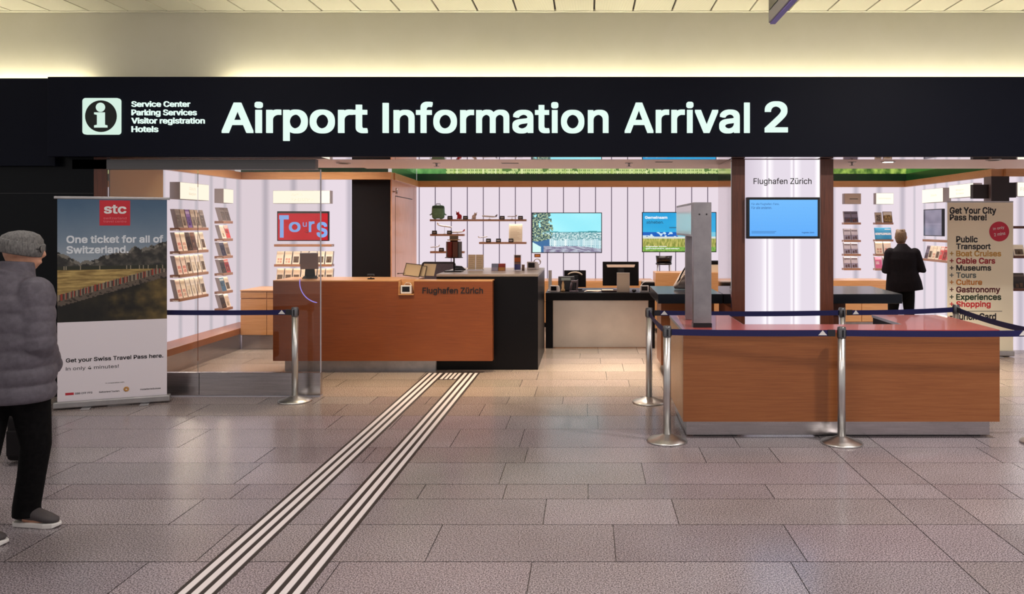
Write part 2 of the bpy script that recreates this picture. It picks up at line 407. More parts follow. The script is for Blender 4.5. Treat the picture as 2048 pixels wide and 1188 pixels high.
for (t0, t1, z0, z1) in ((.28, .292, 0, 2.2), (.28, 1.9, 2.2, 2.212)):     # door line in the veneer
    p = [wa_pt(t0, z0, .001), wa_pt(t1, z0, .001), wa_pt(t1, z0, .003), wa_pt(t0, z0, .003)]
    p = p + [q + Vector((0, 0, z1 - z0)) for q in p]
    obj('door_joint', MB().hexa(p), M['seam'], wa)
mb = MB().tube([wa_pt(.12, Z(383, 12.1), .0), wa_pt(.12, Z(383, 12.1), .05)], .012, 10).tube([wa_pt(.12, Z(388, 12.1), .05), wa_pt(.12, Z(376, 12.1), .05)], .015, 10)
obj('hook', mb, M['steel'], wa)
struct('wall_back', MB().box(XA2 - .1, 2.66, DB, DB + .1, 0, CB), M['lit_back'])
struct('wall_back_right', MB().box(2.66, XR + .1, DB, DB + .1, 0, CB), M['lit_soft'])
struct('wall_right', MB().box(XR, XR + .1, 11.35, DB, 0, CB), M['lit_side'])
struct('wall_far_right', MB().box(XR + .05, 9, 11.25, 11.35, 0, CB), M['lit_soft'])
# cornices
def cornice(n, mb): struct('trim_%d' % n, mb, M['wood_light'], bevel=.004)
cornice(1, MB().box(XL, XL + .07, 8.35, DL, CB, CT).box(XL - .1, XL, 8.35, DL, CB, CT))
cornice(2, MB().box(XL + .07, XA + .03, DL - .07, DL + .1, CB, CT))
cornice(3, MB().hexa([(XA - .1, DL + .1, CB), (XA + .05, DL + .1, CB), (XA2 + .05, DB, CB), (XA2 - .1, DB, CB), (XA - .1, DL + .1, CT), (XA + .05, DL + .1, CT), (XA2 + .05, DB, CT), (XA2 - .1, DB, CT)]))
cornice(4, MB().box(XA2 + .05, XR - .07, DB - .07, DB + .1, CB, CT))
cornice(5, MB().box(XR - .07, XR + .1, 11.25, DB + .1, CB, CT))
cornice(6, MB().box(XR + .1, 9, 11.18, 11.35, CB, CT))
# soffit just inside the fascia with its slits, sprinklers and vents; raised ceiling behind it
SO = 2.45
mb = MB().mat(0).box(-5.3, 9, 8.5, 9.82, SO + .012, SO + .06)
mb.mat(0).box(-2.7, 9, 8.52, 9.8, SO, SO + .011)
mb.mat(1).box(-2.7, 9, 8.405, 8.42, SO - .0014, SO + .001).mat(0).box(-2.7, 9, 8.42, 8.52, SO, SO + .011)
mb.mat(2).box(-2.7, 9, 8.10, 8.40, SO - .0015, SO - .0003)
M['soffit_mirror'] = mat('polished_strip', (.85, .80, .80, 1), .03, 1)
struct('ceiling_soffit', mb, [M['soffit'], M['seam'], M['soffit_mirror']])
mb = MB().mat(0).box(-5.4, 9, 9.82, DB + .2, 3.0, 3.08).mat(0).box(-5.4, 9, 9.74, 9.82, SO + .061, 3.08)
struct('ceiling_shop', mb, M['soffit'])
def city_frieze(u, v, s=0, right=False):
    n = fb(u*90, v*3, s); n2 = nz(u*34, 1, s)
    if v < .30: return (10, 34 + 6*n, 18)
    if u < .06 and not right: return mixc((60, 120, 60), (150, 210, 120), v + n*.3)
    if u < .62:
        bx = math.floor(u*240); hb = .42 + .5*abs(nz(bx*.77, 3, s))
        if v < hb + .12:
            win = (math.floor(u*1100) % 3 == 0) and (math.floor(v*22) % 3 == 0)
            c = mixc((176, 200, 112), (228, 240, 176), .5 + nz(bx*1.3, 7, s))
            return (92, 130, 66) if win or n > .42 else c
        return mixc((150, 186, 100), (222, 240, 172), .5 + n2)
    return mixc((64, 100, 40), (178, 206, 96), .5 + .9*n + .5*n2)
def dark_frieze(u, v): return (14, 40 + 10*nz(u*20, v*4), 24)
FZ0, FZ1 = CT, 3.0
o = picture('wall_frieze_left', (XL, DL + .08, FZ0), UX, XA - XL - .05, FZ1 - FZ0, 60, 8, dark_frieze, M['frieze']); o['kind'] = 'structure'
o = picture('wall_frieze_alcove', (XA, DL + .1, FZ0), (XA2 - XA, DB - DL - .1, 0), 2.3, FZ1 - FZ0, 60, 14, lambda u, v: mixc((30, 60, 36), (175, 215, 150), (v - .25)*2.2 + .3*nz(u*20, v*5)) if v > .28 else (14, 40, 22), M['frieze']); o['kind'] = 'structure'
o = picture('wall_frieze_back', (XA2, DB + .03, FZ0), UX, XR - XA2, FZ1 - FZ0, 620, 30, city_frieze, M['frieze']); o['kind'] = 'structure'
o = picture('wall_frieze_right', (XR + .0, DB + .06, FZ0), (0, -1, 0), 3.16, FZ1 - FZ0, 60, 10, lambda u, v: mixc((20, 70, 24), (70, 150, 60), v) if v > .28 else (12, 44, 18), M['frieze']); o['kind'] = 'structure'
struct('wall_shop_side', MB().box(-5.4, XL - .1, 8.3, DL + .1, CT, 3.0).box(XR + .15, 9, 11.36, 11.4, CT, 3.0), M['soffit'])

# glazed screen at the left of the entrance
GX0, GX1, GD = -4.92, X(641, 8.2), 8.2
win = struct('window_1', MB().box(GX0, X(394, 8.2) - .003, GD + .008, GD + .02, .245, 2.33).box(X(394, 8.2) + .003, GX1, GD + .008, GD + .02, .245, 2.33), M['glass'])
obj('kick_plate', MB().box(GX0, X(398, 8.2) - .002, GD, GD + .06, .012, .245).box(X(398, 8.2) + .002, GX1, GD, GD + .06, .012, .245), M['steel'], win, .004)
obj('sill', MB().box(GX0, GX1, GD - .01, GD + .07, 0, .012), M['edge_grey'], win)
obj('transom', MB().box(X(150, 8.25), X(634, 8.25), GD, GD + .09, 2.33, 2.435), M['glassgrey'], win, .004)
obj('edge_strip', MB().box(GX1 - .006, GX1 + .002, GD + .004, GD + .024, .245, 2.33), M['edge_grey'], win)
arc = [(X(640, GD) + .21 * math.cos(R(a)), GD + .006, Z(565, GD) + .21 * math.sin(R(a))) for a in range(170, 266, 4)]  # neon reflection in the pane, modelled as a faintly glowing arc
M['violet'] = mat('violet_reflection', rgb(150, 140, 235), .4, emit=rgb(150, 140, 235), strength=.5)
obj('arc_reflection', MB().tube(arc, [.001] + [.005] * (len(arc) - 2) + [.001], 6), M['violet'], win)

# pillar between the two bays
PX0, PX1, PD0, PD1 = X(1464, 8.3), X(1667, 8.3), 8.3, 9.13
LX0, LX1 = X(1490, 8.3), X(1641, 8.3)
pil = struct('wall_pillar', MB().box(PX0, LX0, PD0, PD1, 0, SO - .004).box(LX1, PX1, PD0, PD1, 0, SO - .004).box(LX0, LX1, PD0 + .12, PD1, 0, SO - .004), M['wood_dark'], bevel=.003)
m = emitter('pillar_lightbox', WALLCOL, 1.0); e = [n for n in m.node_tree.nodes if n.type == 'EMISSION'][0]
t = N(m, 'ShaderNodeTexCoord'); sp = N(m, 'ShaderNodeSeparateXYZ'); L(m, t.outputs['Object'], sp.inputs[0])
u0 = N(m, 'ShaderNodeMapRange'); L(m, sp.outputs[0], u0.inputs[0]); u0.inputs[1].default_value = LX0; u0.inputs[2].default_value = LX1
wh, wc, wd = (1.05, 1.0, 1.05, 1), rgb(232, 222, 234), rgb(214, 202, 216)
L(m, ramp(m, u0.outputs[0], [(0, wd), (1, wh), (.22, wc), (.285, wh), (.30, wd), (.33, wh), (.40, wc), (.60, wc), (.635, wh), (.65, wd), (.68, wh), (.76, wc), (.93, wc), (.97, wh)]), e.inputs[0])
obj('light_panel', MB().box(LX0, LX1, PD0 + .03, PD0 + .115, .05, SO - .01), m, pil)
M['mirror'] = mat('polished_panel', (.72, .66, .66, 1), .06, 1)
obj('side_panel', MB().box(PX0 - .008, PX0 - .001, PD0 + .02, PD1, .9, SO - .006), M['mirror'], pil)
letters('lettering', [('Flughafen Zürich', X(1507, 8.33), X(1623, 8.33), Z(371.5, 8.33), Z(356, 8.33), .007)], M['ink'], pil, (0, PD0 + .029, 0), UX, .004)
print('setting done')

# ================================================================== LARGE FURNITURE
# fascia sign
FY = 8.0
t = thing('sign_lettering', 'large white glowing letters reading Airport Information Arrival 2 on the dark fascia', 'sign', (X(445, FY), FY, Z(265, FY)))
for (s, a, b, v0, v1) in (('Airport', 445, 736, 282, 204), ('Information', 766, 1217, 267, 204), ('Arrival', 1249, 1499, 267, 204), ('2', 1529, 1575, 265, 203)):
    letters('word', [(s, X(a, FY), X(b, FY), Z(v0, FY), Z(v1, FY), .016)], M['letter'], t, (0, FY - .001, 0), UX, .022)
t = thing('service_list', 'four short white lines beginning Service Center beside the info symbol', 'sign', (X(264, FY), FY, Z(265, FY)))
for (s, b, v0, v1) in (('Service Center', 381, 214, 202.5), ('Parking Services', 394, 234, 219), ('Visitor registration', 410, 250.5, 235.5), ('Hotels', 317, 264.5, 252.5)):
    letters('text_line', [(s, X(264, FY), X(b, FY), Z(v0, FY), Z(v1, FY), .014)], M['letter'], t, (0, FY - .001, 0), UX, .012)
x0, x1, z0, z1 = X(168.5, FY), X(243, FY), Z(269.5, FY), Z(197, FY); cx, cz = (x0 + x1)/2, (z0 + z1)/2
t = thing('information_symbol', 'pale square information symbol with a dark disc and letter i', 'sign', (cx, FY, cz))
def round_rect(x0, x1, z0, z1, r, n=6):
    out = []
    for (px_, pz_, a0) in ((x1-r, z1-r, 0), (x0+r, z1-r, 90), (x0+r, z0+r, 180), (x1-r, z0+r, 270)):
        out += [(px_ + r*math.cos(R(a0 + 90*k/n)), pz_ + r*math.sin(R(a0 + 90*k/n))) for k in range(n+1)]
    return out
obj('panel', MB().prism(round_rect(x0, x1, z0, z1, .03), 'y', FY - .03, FY - .001), emitter('symbol_glow', rgb(214, 240, 226), 1), t)
obj('disc', MB().prism(disc_pts(cx, cz, .158), 'y', FY - .033, FY - .0301), mat('symbol_dark', rgb(8, 22, 18), .4), t)
u = .158
ip = [(-.42, -.72), (.42, -.72), (.42, -.58), (.26, -.54), (.26, .24), (-.42, .24), (-.42, .12), (-.24, .08), (-.24, -.54), (-.42, -.58)]
obj('letter_i', MB().prism([(cx + a*u, cz + b*u) for a, b in ip], 'y', FY - .036, FY - .0331).prism(disc_pts(cx - .02*u, cz + .56*u, .29*u), 'y', FY - .036, FY - .0331), emitter('symbol_letter', rgb(214, 240, 226), 1), t)

# cove light tubes lying in the gutter behind the fascia
for i, (a, b) in enumerate(((-11, X(152, 8.25)), (X(432, 8.25), X(735, 8.25)), (X(738, 8.25), X(1040, 8.25)), (X(1043, 8.25), X(1345, 8.25)), (X(1348, 8.25), X(1650, 8.25)), (X(1653, 8.25), X(1955, 8.25)), (X(1958, 8.25), X(2400, 8.25)))):
    o = obj('cove_tube', MB().tube([(a, 8.41, 3.19), (b, 8.41, 3.19)], .016, 8), M['cove'])
    tag(o, 'warm cove light tube hidden above the dark fascia, ' + ['left end before the dark gap', 'above the word Airport', 'above the start of Information', 'above the end of Information', 'above the word Arrival', 'right of the numeral 2', 'far right end'][i], 'light tube', 'cove lights above the fascia')

# hanging sign seen end-on, top of the picture
sx = X(1537, 6.0)
t = thing('hanging_sign', 'grey double-sided sign box hanging from the hall ceiling, seen end-on', 'sign', (sx, 5.4, 3.27))
obj('housing', MB().box(sx, sx + .058, 4.7, 6.0, 3.275, 3.80), mat('sign_housing', rgb(150, 146, 150), .4, .3), t, .004)
obj('face', MB().box(sx - .006, sx - .0005, 4.74, 5.96, 3.36, 3.77), M['black'], t)
obj('underside_trim', MB().box(sx + .012, sx + .05, 4.7, 6.0, 3.266, 3.2745), mat('lilac_trim', rgb(140, 120, 205), .4), t)
for yy in (4.9, 5.8): obj('rod', MB().tube([(sx + .029, yy, 3.80), (sx + .029, yy, CZ)], .008, 8), M['steel'], t)

# tactile guide strips on the floor
t = thing('tactile_paving', 'black and white ribbed guide strips running to the wooden counter', 'tactile paving', (-1.6, 6, 0))
ny0, ny1 = 2.6, 9.52
def gx(x, y): return x + (y - 3.8) * .0125
def band(mb, xa, xb, ya, yb, z0, z1):
    return mb.hexa([(gx(xa, ya), ya, z0), (gx(xb, ya), ya, z0), (gx(xb, yb), yb, z0), (gx(xa, yb), yb, z0), (gx(xa, ya), ya, z1), (gx(xb, ya), ya, z1), (gx(xb, yb), yb, z1), (gx(xa, yb), yb, z1)])
M['strip_dark'] = mat('guide_backing', rgb(50, 40, 38), .6); M['strip_white'] = mat('guide_rib', rgb(236, 226, 226), .45)
LB, RB, BW = -1.975, -1.555, .205
for b0 in (LB, RB):
    obj('backing', band(MB(), b0, b0 + BW, ny0, ny1, .0002, .0015), M['strip_dark'], t)
    for k in range(3): obj('rib', band(MB(), b0 + .025 + k*.0625, b0 + .025 + k*.0625 + .034, ny0, ny1 - .03, .0016, .005), M['strip_white'], t)
obj('backing', band(MB(), LB + BW + .001, RB - .001, 9.10, ny1, .0002, .0015), M['strip_dark'], t)
for k in range(4): obj('rib', band(MB(), LB + BW + .018 + k*.052, LB + BW + .018 + k*.052 + .03, 9.12, ny1 - .03, .0016, .005), M['strip_white'], t)

# wooden counter with the dark cabinet
WD = 9.5
t = thing('reception_counter', 'long wooden reception counter with a dark cabinet end, lettered Flughafen Zürich', 'counter', (-2.4, 9.8, 0))
wx0, wx1, wz0, wz1 = X(546, WD), X(985, WD), Z(722, WD), Z(563, WD)
nx0, nx1, nz0 = X(797, WD), X(828, WD), Z(588, WD)         # the notch with a little shelf
mb = MB().box(wx0, nx0, WD, WD + .12, wz0, wz1).box(nx1, wx1, WD, WD + .12, wz0, wz1).box(nx0, nx1, WD, WD + .12, wz0, nz0 - .012)
obj('front_panel', mb, M['wood_red'], t)
obj('top_edge', MB().box(wx0, nx0, WD - .002, WD + .62, wz1 + .0005, wz1 + .014).box(nx0, nx1, WD + .14, WD + .62, wz1 + .0005, wz1 + .014).box(nx1, X(985, WD), WD - .002, WD + .21, wz1 + .0005, wz1 + .014), M['wood_light'], t)
mb = MB().box(nx0 + .002, nx1 - .002, WD - .02, WD + .14, nz0 - .011, nz0).box(nx0 + .001, nx0 + .012, WD, WD + .13, nz0 + .001, wz1).box(nx0 + .013, nx1 - .001, WD + .12, WD + .135, nz0 + .001, wz1)
obj('niche', mb, M['wood_light'], t)
dz, dx1 = 1.163, X(1076, 9.72)
obj('kick_plate', MB().box(X(570, 9.66), X(873, 9.7) - .002, 9.66, 9.70, 0.0, wz0 - .002), M['alu'], t)
obj('body', MB().box(wx0 + .02, X(873, 9.75) - .01, WD + .121, 10.05, wz0 + .001, wz1 - .03), M['wood'], t)
mb = MB().box(X(873, 9.72), dx1, 9.72, 11.2, 0.0, dz - .03)
obj('cabinet', mb, M['dark'], t, .004)
obj('cabinet_top', MB().box(X(873, 9.72) - .001, dx1 + .001, 9.715, 11.205, dz - .0295, dz), mat('counter_top', rgb(150, 138, 130), .3), t, .003)
letters('lettering', [('Flughafen Zürich', X(845, WD), X(966, WD), Z(590, WD), Z(574.5, WD), .012)], M['ink'], t, (0, WD - .0005, 0), UX, .006)

# long desk at the back with a stainless front
DD = 11.4
t = thing('service_desk', 'dark-topped service desk with a stainless steel front panel', 'desk', (.2, 11.8, 0))
ax0, ax1 = X(1091, DD), X(1322, DD)
obj('desk_top', MB().box(ax0, ax1, DD, 12.3, Z(601, DD), Z(588.5, DD) + .02), M['dark'], t, .004)
obj('front_panel', MB().box(X(1106, DD), X(1297, DD), DD + .05, DD + .08, .012, Z(601.5, DD)), noisy('steel_panel', (.60, .54, .48, 1), (.70, .63, .56, 1), 2.5, .36, .75, lo=.3, hi=.7), t)
for (a, b) in ((1091, 1105.5), (1297.5, 1310)):
    obj('leg', MB().box(X(a, DD), X(b, DD), DD + .02, 12.25, 0, Z(601.5, DD)), M['dark'], t)
DTZ = Z(588.5, DD) + .02

# low sideboards along the back
t = thing('sideboard', 'long low wooden sideboard along the backlit wall behind the service desk', 'sideboard', (0, 14.1, 0))
sb0, sb1 = -1.2, X(1309, 13.6)
obj('carcass', MB().box(sb0, sb1, 13.75, DB - .005, .08, .80), M['wood_light'], t, .003)
obj('plinth', MB().box(sb0 + .02, sb1 - .02, 13.8, DB - .01, 0, .079), M['dark'], t)
for k in range(4):
    w0 = sb0 + (sb1 - sb0)*k/4
    obj('drawer', MB().box(w0 + .005, w0 + (sb1 - sb0)/4 - .005, 13.728, 13.749, .45, .785), M['wood_light'], t, .003)
    obj('door', MB().box(w0 + .005, w0 + (sb1 - sb0)/4 - .005, 13.728, 13.749, .09, .44), M['wood_light'], t, .003)
t = thing('sideboard', 'taller wooden cabinet behind the dark countertop left of the pillar', 'cabinet', (1.7, 13.3, 0))
tb0, tb1, tbz = X(1311, 13.0), X(1470, 13.0), Z(545.5, 13.0)
obj('carcass', MB().box(tb0, tb1, 13.0, 13.5, .08, tbz), M['wood_light'], t, .003)
obj('plinth', MB().box(tb0 + .02, tb1 - .02, 13.05, 13.45, 0, .079), M['dark'], t)
t = thing('sideboard', 'low wooden cabinet along the back wall right of the pillar', 'cabinet', (4.6, 14.1, 0))
rb0, rb1 = 2.9, XR - .55
obj('carcass', MB().box(rb0, rb1, 13.85, DB - .005, .08, .80), M['wood_light'], t, .003)
obj('plinth', MB().box(rb0 + .02, rb1 - .02, 13.9, DB - .01, 0, .079), M['alu'], t)
for k in range(5):
    w0 = rb0 + (rb1 - rb0)*k/5
    obj('door', MB().box(w0 + .006, w0 + (rb1 - rb0)/5 - .006, 13.828, 13.849, .09, .70), M['wood_light'], t, .003)
# left corner cabinet and bench-like plinth
t = thing('drawer_cabinet', 'pale wooden drawer cabinet under the red Tours screen wall', 'cabinet', (-4.1, 11.7, 0))
cb0, cb1 = XL + .34, X(640, 11.3)
obj('carcass', MB().box(cb0, cb1, 11.3, DL - .005, .205, Z(580, 11.3) - .02), M['wood_light'], t)
obj('top', MB().box(cb0, cb1, 11.27, DL - .005, Z(580, 11.3) - .019, Z(580, 11.3)), M['wood_light'], t, .003)
obj('kick_plate', MB().box(cb0, cb1, 11.33, 11.37, 0, .204), M['steel'], t)
for k in range(3):
    w0 = cb0 + (cb1 - cb0)*k/3
    obj('drawer', MB().box(w0 + .004, w0 + (cb1 - cb0)/3 - .004, 11.278, 11.2995, Z(596, 11.28), Z(584, 11.28)), M['wood_light'], t, .002)
    obj('door', MB().box(w0 + .004, w0 + (cb1 - cb0)/3 - .004, 11.278, 11.2995, .21, Z(598.5, 11.28)), M['wood_light'], t, .002)
t = thing('wall_plinth', 'wooden ledge with a stainless kick plate along the left brochure wall', 'ledge', (XL + .2, 10.2, 0))
obj('board', MB().box(XL + .002, XL + .335, 8.4, DL - .005, .22, .305), M['wood'], t, .004)
obj('kick_plate', MB().box(XL + .002, XL + .325, 8.4, DL - .005, 0, .2195), M['steel'], t)

# dark countertops either side of the pillar
tc = mat('countertop_blue_grey', (.008, .010, .015, 1), .22, spec=.35)
t = thing('side_counter', 'dark overhanging countertop on a wooden base left of the pillar', 'counter', (1.2, 9.4, 0))
obj('countertop', MB().box(.7755, PX0 - .012, 8.8, 9.97, .895, 1.0), tc, t, .004)
obj('base', MB().box(.86, PX0 - .02, 9.35, 9.9, .12, .894), M['wood'], t)
obj('plinth', MB().box(.90, PX0 - .04, 9.4, 9.85, 0, .119), M['dark'], t)
t = thing('side_counter', 'dark overhanging countertop right of the pillar, in front of the man', 'counter', (3, 9.4, 0))
obj('countertop', MB().hexa([(PX1 + .003, 8.8, .895), (3.465, 8.8, .895), (3.53, 9.97, .895), (PX1 + .003, 9.97, .895), (PX1 + .003, 8.8, 1), (3.465, 8.8, 1), (3.53, 9.97, 1), (PX1 + .003, 9.97, 1)]), tc, t, .004)
obj('base', MB().box(PX1 + .003, PX1 + .35, 9.0, 9.7, .0, .894), M['wood_dark'], t)

# red-topped wooden counter in front
RD = 6.56
rx0, rx1, rz = .785, 3.38, .90
ix0, ix1, iy = 1.344, 2.725, 6.93
t = thing('front_counter', 'U-shaped oak counter with a red top inside the barrier belts', 'counter', (2.1, 7.0, 0))
top = [(rx0, RD), (rx1, RD), (rx1 + .02, 7.66), (ix1, 7.66), (ix1, iy), (ix0, iy), (ix0, 7.62), (rx0, 7.62)]
obj('countertop', MB().prism([(a, b) for a, b in top], 'z', rz - .022, rz), M['red_top'], t)
e = .004
for (a, b, c, d_) in ((ix1 - e, ix1 - .0005, iy, 7.66), (rx0 - e, rx0 - .0005, RD, 7.62), (ix0 + .0005, ix0 + e, iy, 7.62)):
    obj('edge_band', MB().box(a, b, c, d_, rz - .024, rz + .0005), M['edge_grey'], t)
wz = .147
obj('front_panel', MB().box(rx0, rx1, RD, RD + .03, wz, rz - .023), M['wood'], t)
obj('side_panel', MB().box(rx0, rx0 + .03, RD + .031, 7.60, wz, rz - .023), M['wood_light'], t)
obj('side_panel', MB().box(rx1 - .03, rx1, RD + .031, 7.64, wz, rz - .023), M['wood'], t)
mb = MB().box(ix0 - .03, ix0, iy, 7.6, wz, rz - .023).box(ix1, ix1 + .03, iy, 7.64, wz, rz - .023).box(ix0, ix1, iy - .03, iy, wz, rz - .023)
obj('inner_panel', mb, M['matte_black'], t)
mb = MB().box(rx0 + .04, rx1 - .03, 6.665, 6.69, .012, wz - .001).box(rx0 + .04, rx0 + .06, 6.69, 7.55, .012, wz - .001).box(rx1 - .05, rx1 - .03, 6.69, 7.55, .012, wz - .001)
obj('kick_plate', mb, M['steel'], t)
obj('foot', MB().box(rx0 + .1, 1.25, 6.68, 6.95, 0, .0119).box(1.9, rx1 - .1, 6.68, 6.95, 0, .0119), M['black'], t)
# totem display standing on it
t = thing('totem_display', 'tall grey metal totem with a narrow display head on the red counter', 'display', (.96, 6.9, rz))
ka, kb = .889, 1.04
zt, zb = 1.95, 1.66
obj('post', MB().box(ka, kb, 6.71, 6.80, rz + .035, zt), M['steel_dull'], t, .003)
obj('foot', MB().box(ka - .003, kb + .003, 6.705, 6.805, rz + .001, rz + .0345), M['black'], t)
obj('post', MB().box(ka, ka + .06, 7.24, 7.30, rz + .001, zb - .001), M['steel_dull'], t, .003)
obj('display_head', MB().box(ka, ka + .07, 6.801, 8.0, zb, zt), M['steel_dull'], t, .003)
obj('display_face', MB().box(ka - .004, ka - .0005, 6.83, 7.97, zb + .02, zt - .02), mat('white_face', rgb(216, 208, 212), .12, spec=.8), t)
for dx in (.05, .11): obj('screw', MB().tube([(ka + dx, 6.7095, zt - .10), (ka + dx, 6.7065, zt - .10)], .007, 8), M['black'], t)

# ================================================================== BARRIER POSTS
PH = .94
def post_mesh(kind):
    if kind == 'base': return MB().lathe([(.165, 0.0), (.166, .008), (.160, .016), (.10, .034), (.052, .052), (.034, .060)], 0, 0, 40)
    if kind == 'tube': return MB().lathe([(.0315, .0601), (.0315, .85)], 0, 0, 24)
    return MB().lathe([(.034, .8501), (.0345, .856), (.0345, .928), (.031, .938), (.012, .94)], 0, 0, 24)
PM = {k: post_mesh(k).mesh(k, M['steel_v'] if k != 'cap' else noisy('cap_steel', (.16, .16, .17, 1), (.22, .22, .23, 1), 3, .3, .9)) for k in ('base', 'tube', 'cap')}
def stanchion(x, y, label, rz=0):
    t = thing('barrier_post', label, 'barrier post', (x, y, 0), 'stainless queue barrier posts')
    obj('base', PM['base'], None, t, local=True); obj('tube', PM['tube'], None, t, local=True); c = obj('cap', PM['cap'], None, t, local=True)
    mb = MB()
    for a in (0, 90, 180, 270):
        q = MB().box(-.008, .008, -.0365, -.0343, .858, .915); q.move(Matrix.Rotation(R(a), 4, 'Z')); mb.add(q.v, q.f)
    obj('slot', mb, M['black'], c, local=True)
    return t
M['clip'] = mat('belt_clip', (.012, .012, .02, 1), .5)
def belt(t, a, b, sag=.0, clip_at='b'):
    """navy belt belonging to post t, from point a to point b, the clip with its white triangle at one end"""
    a, b = Vector(a), Vector(b); dv = b - a; u = Vector((dv.x, dv.y, 0)).normalized(); nrm = Vector((u.y, -u.x, 0))
    if nrm.y > 0: nrm = -nrm
    a2, b2 = a + u * .036, b - u * .058; n = 16; hw, th = .025, .0012
    vs = []
    for k in range(n + 1):
        p = a2.lerp(b2, k / n); p.z -= sag * (1 - (2*k/n - 1) ** 2)
        for (s1, s2) in ((-hw, -th), (-hw, th), (hw, th), (hw, -th)): vs.append(p + Vector((0, 0, s1)) + nrm * s2)
    fs = [(i*4 + k, i*4 + (k+1) % 4, (i+1)*4 + (k+1) % 4, (i+1)*4 + k) for i in range(n) for k in range(4)] + [(3, 2, 1, 0), (n*4, n*4+1, n*4+2, n*4+3)]
    bl = obj('belt', MB().add(vs, fs), M['navy'], t)
    e0, s = (b2, -1) if clip_at == 'b' else (a2 + u * .008, 1)
    q = e0 + u * (s * -.002)
    def pt(al, dz, off): return q + u * (s * al) + Vector((0, 0, dz)) + nrm * off
    lo, hi = (-.006, .055)
    p = [pt(lo, -.027, .006), pt(hi, -.027, .006), pt(hi, -.027, -.006), pt(lo, -.027, -.006)]
    p = p + [v + Vector((0, 0, .054)) for v in p]
    cl = obj('belt_clip', MB().hexa(p), M['clip'], bl, .002)
    tri = [(.06, -.018), (.13, -.018), (.095, .022)]
    vs = [pt(al, dz, th + .0006) for al, dz in tri] + [pt(al, dz, th + .002) for al, dz in tri]
    obj('belt_mark', MB().add(vs, [(0, 1, 2), (5, 4, 3), (0, 3, 4, 1), (1, 4, 5, 2), (2, 5, 3, 0)]), M['white'], bl)
    return bl
BZ = .888
p1, p2 = (.648, 6.515), (2.05, 6.455)
p3, p4, p5, p6 = (.61, 7.93), (2.53, 7.95), (3.80, 8.25), (3.66, 6.44)
p0 = (X(590, 7.99), 7.99)
s0 = stanchion(*p0, 'barrier post standing alone by the glass screen on the left')
s1 = stanchion(*p1, 'front left barrier post at the left corner of the oak counter')
s2 = stanchion(*p2, 'barrier post in front of the middle of the oak counter front')
s3 = stanchion(*p3, 'rear left barrier post behind the oak counter, by the service desk')
s4 = stanchion(*p4, 'rear middle barrier post behind the oak counter, right of the glowing pillar panel')
s5 = stanchion(*p5, 'rear right barrier post in front of the Get Your City Pass banner')
s6 = stanchion(*p6, 'barrier post at the right front corner of the belt enclosure')
def P3(p, z=BZ): return (p[0], p[1], z)
belt(s1, P3(p1), P3(p2), .006, 'b'); belt(s2, P3(p2), P3(p6), .006, 'b')
belt(s3, P3(p3), P3(p1), .02, 'b'); belt(s4, P3(p4), P3(p3), .01, 'b'); belt(s5, P3(p5), P3(p4), .01, 'b'); belt(s6, P3(p6), P3(p5), .02, 'b')
wall_end = (-5.0, 8.155, BZ - .01)
b0 = belt(s0, P3(p0), wall_end, .008, 'a')
obj('wall_receiver', MB().box(-5.03, -4.965, 8.14, 8.199, BZ - .045, BZ + .025), M['clip'], b0)

# ================================================================== ROLL-UP BANNERS
def banner(name, label, A, B, ztop, fnprint, lean=(0, 0, 0)):
    """A, B: floor points of the left and right ends of the cassette"""
    A, B = Vector((*A, 0)), Vector((*B, 0)); u = (B - A).normalized(); n = Vector((u.y, -u.x, 0)); wdt = (B - A).length
    t = thing(name, label, 'banner', tuple((A + B)/2))
    def P(a, off, z): return A + u*a + n*off + Vector((0, 0, z))
    def bx(a0, a1, o0, o1, z0, z1): return [P(a0,o1,z0), P(a1,o1,z0), P(a1,o0,z0), P(a0,o0,z0), P(a0,o1,z1), P(a1,o1,z1), P(a1,o0,z1), P(a0,o0,z1)]
    return t, A, u, n, wdt, P, bx
bA, bB = (X(108, 7.62), 7.62), (X(341, 7.98), 7.98)
t, A, u, n, wdt, P, bx = banner('roll_up_banner', 'roll-up banner with a mountain railway photo reading One ticket for all of Switzerland', bA, bB, 2.0, None)
ztop = 2.015
obj('cassette', MB().hexa(bx(0, wdt, -.05, .05, .012, .075)), M['alu'], t, .012, seg=3)
for a in (.28, .78): obj('foot', MB().hexa(bx(a*wdt - .04, a*wdt + .04, -.13, .13, 0, .0115)), M['alu'], t, .003)
obj('top_rail', MB().hexa(bx(.0, wdt*.995, -.012, .012, ztop - .005, ztop + .02)), M['alu'], t, .004)
obj('support_pole', MB().tube([P(wdt*.5, -.03, .075), P(wdt*.5, -.03, ztop - .006)], .008, 8), M['alu'], t)
bw0, bw1 = .03, wdt - .03; hsplit = .83
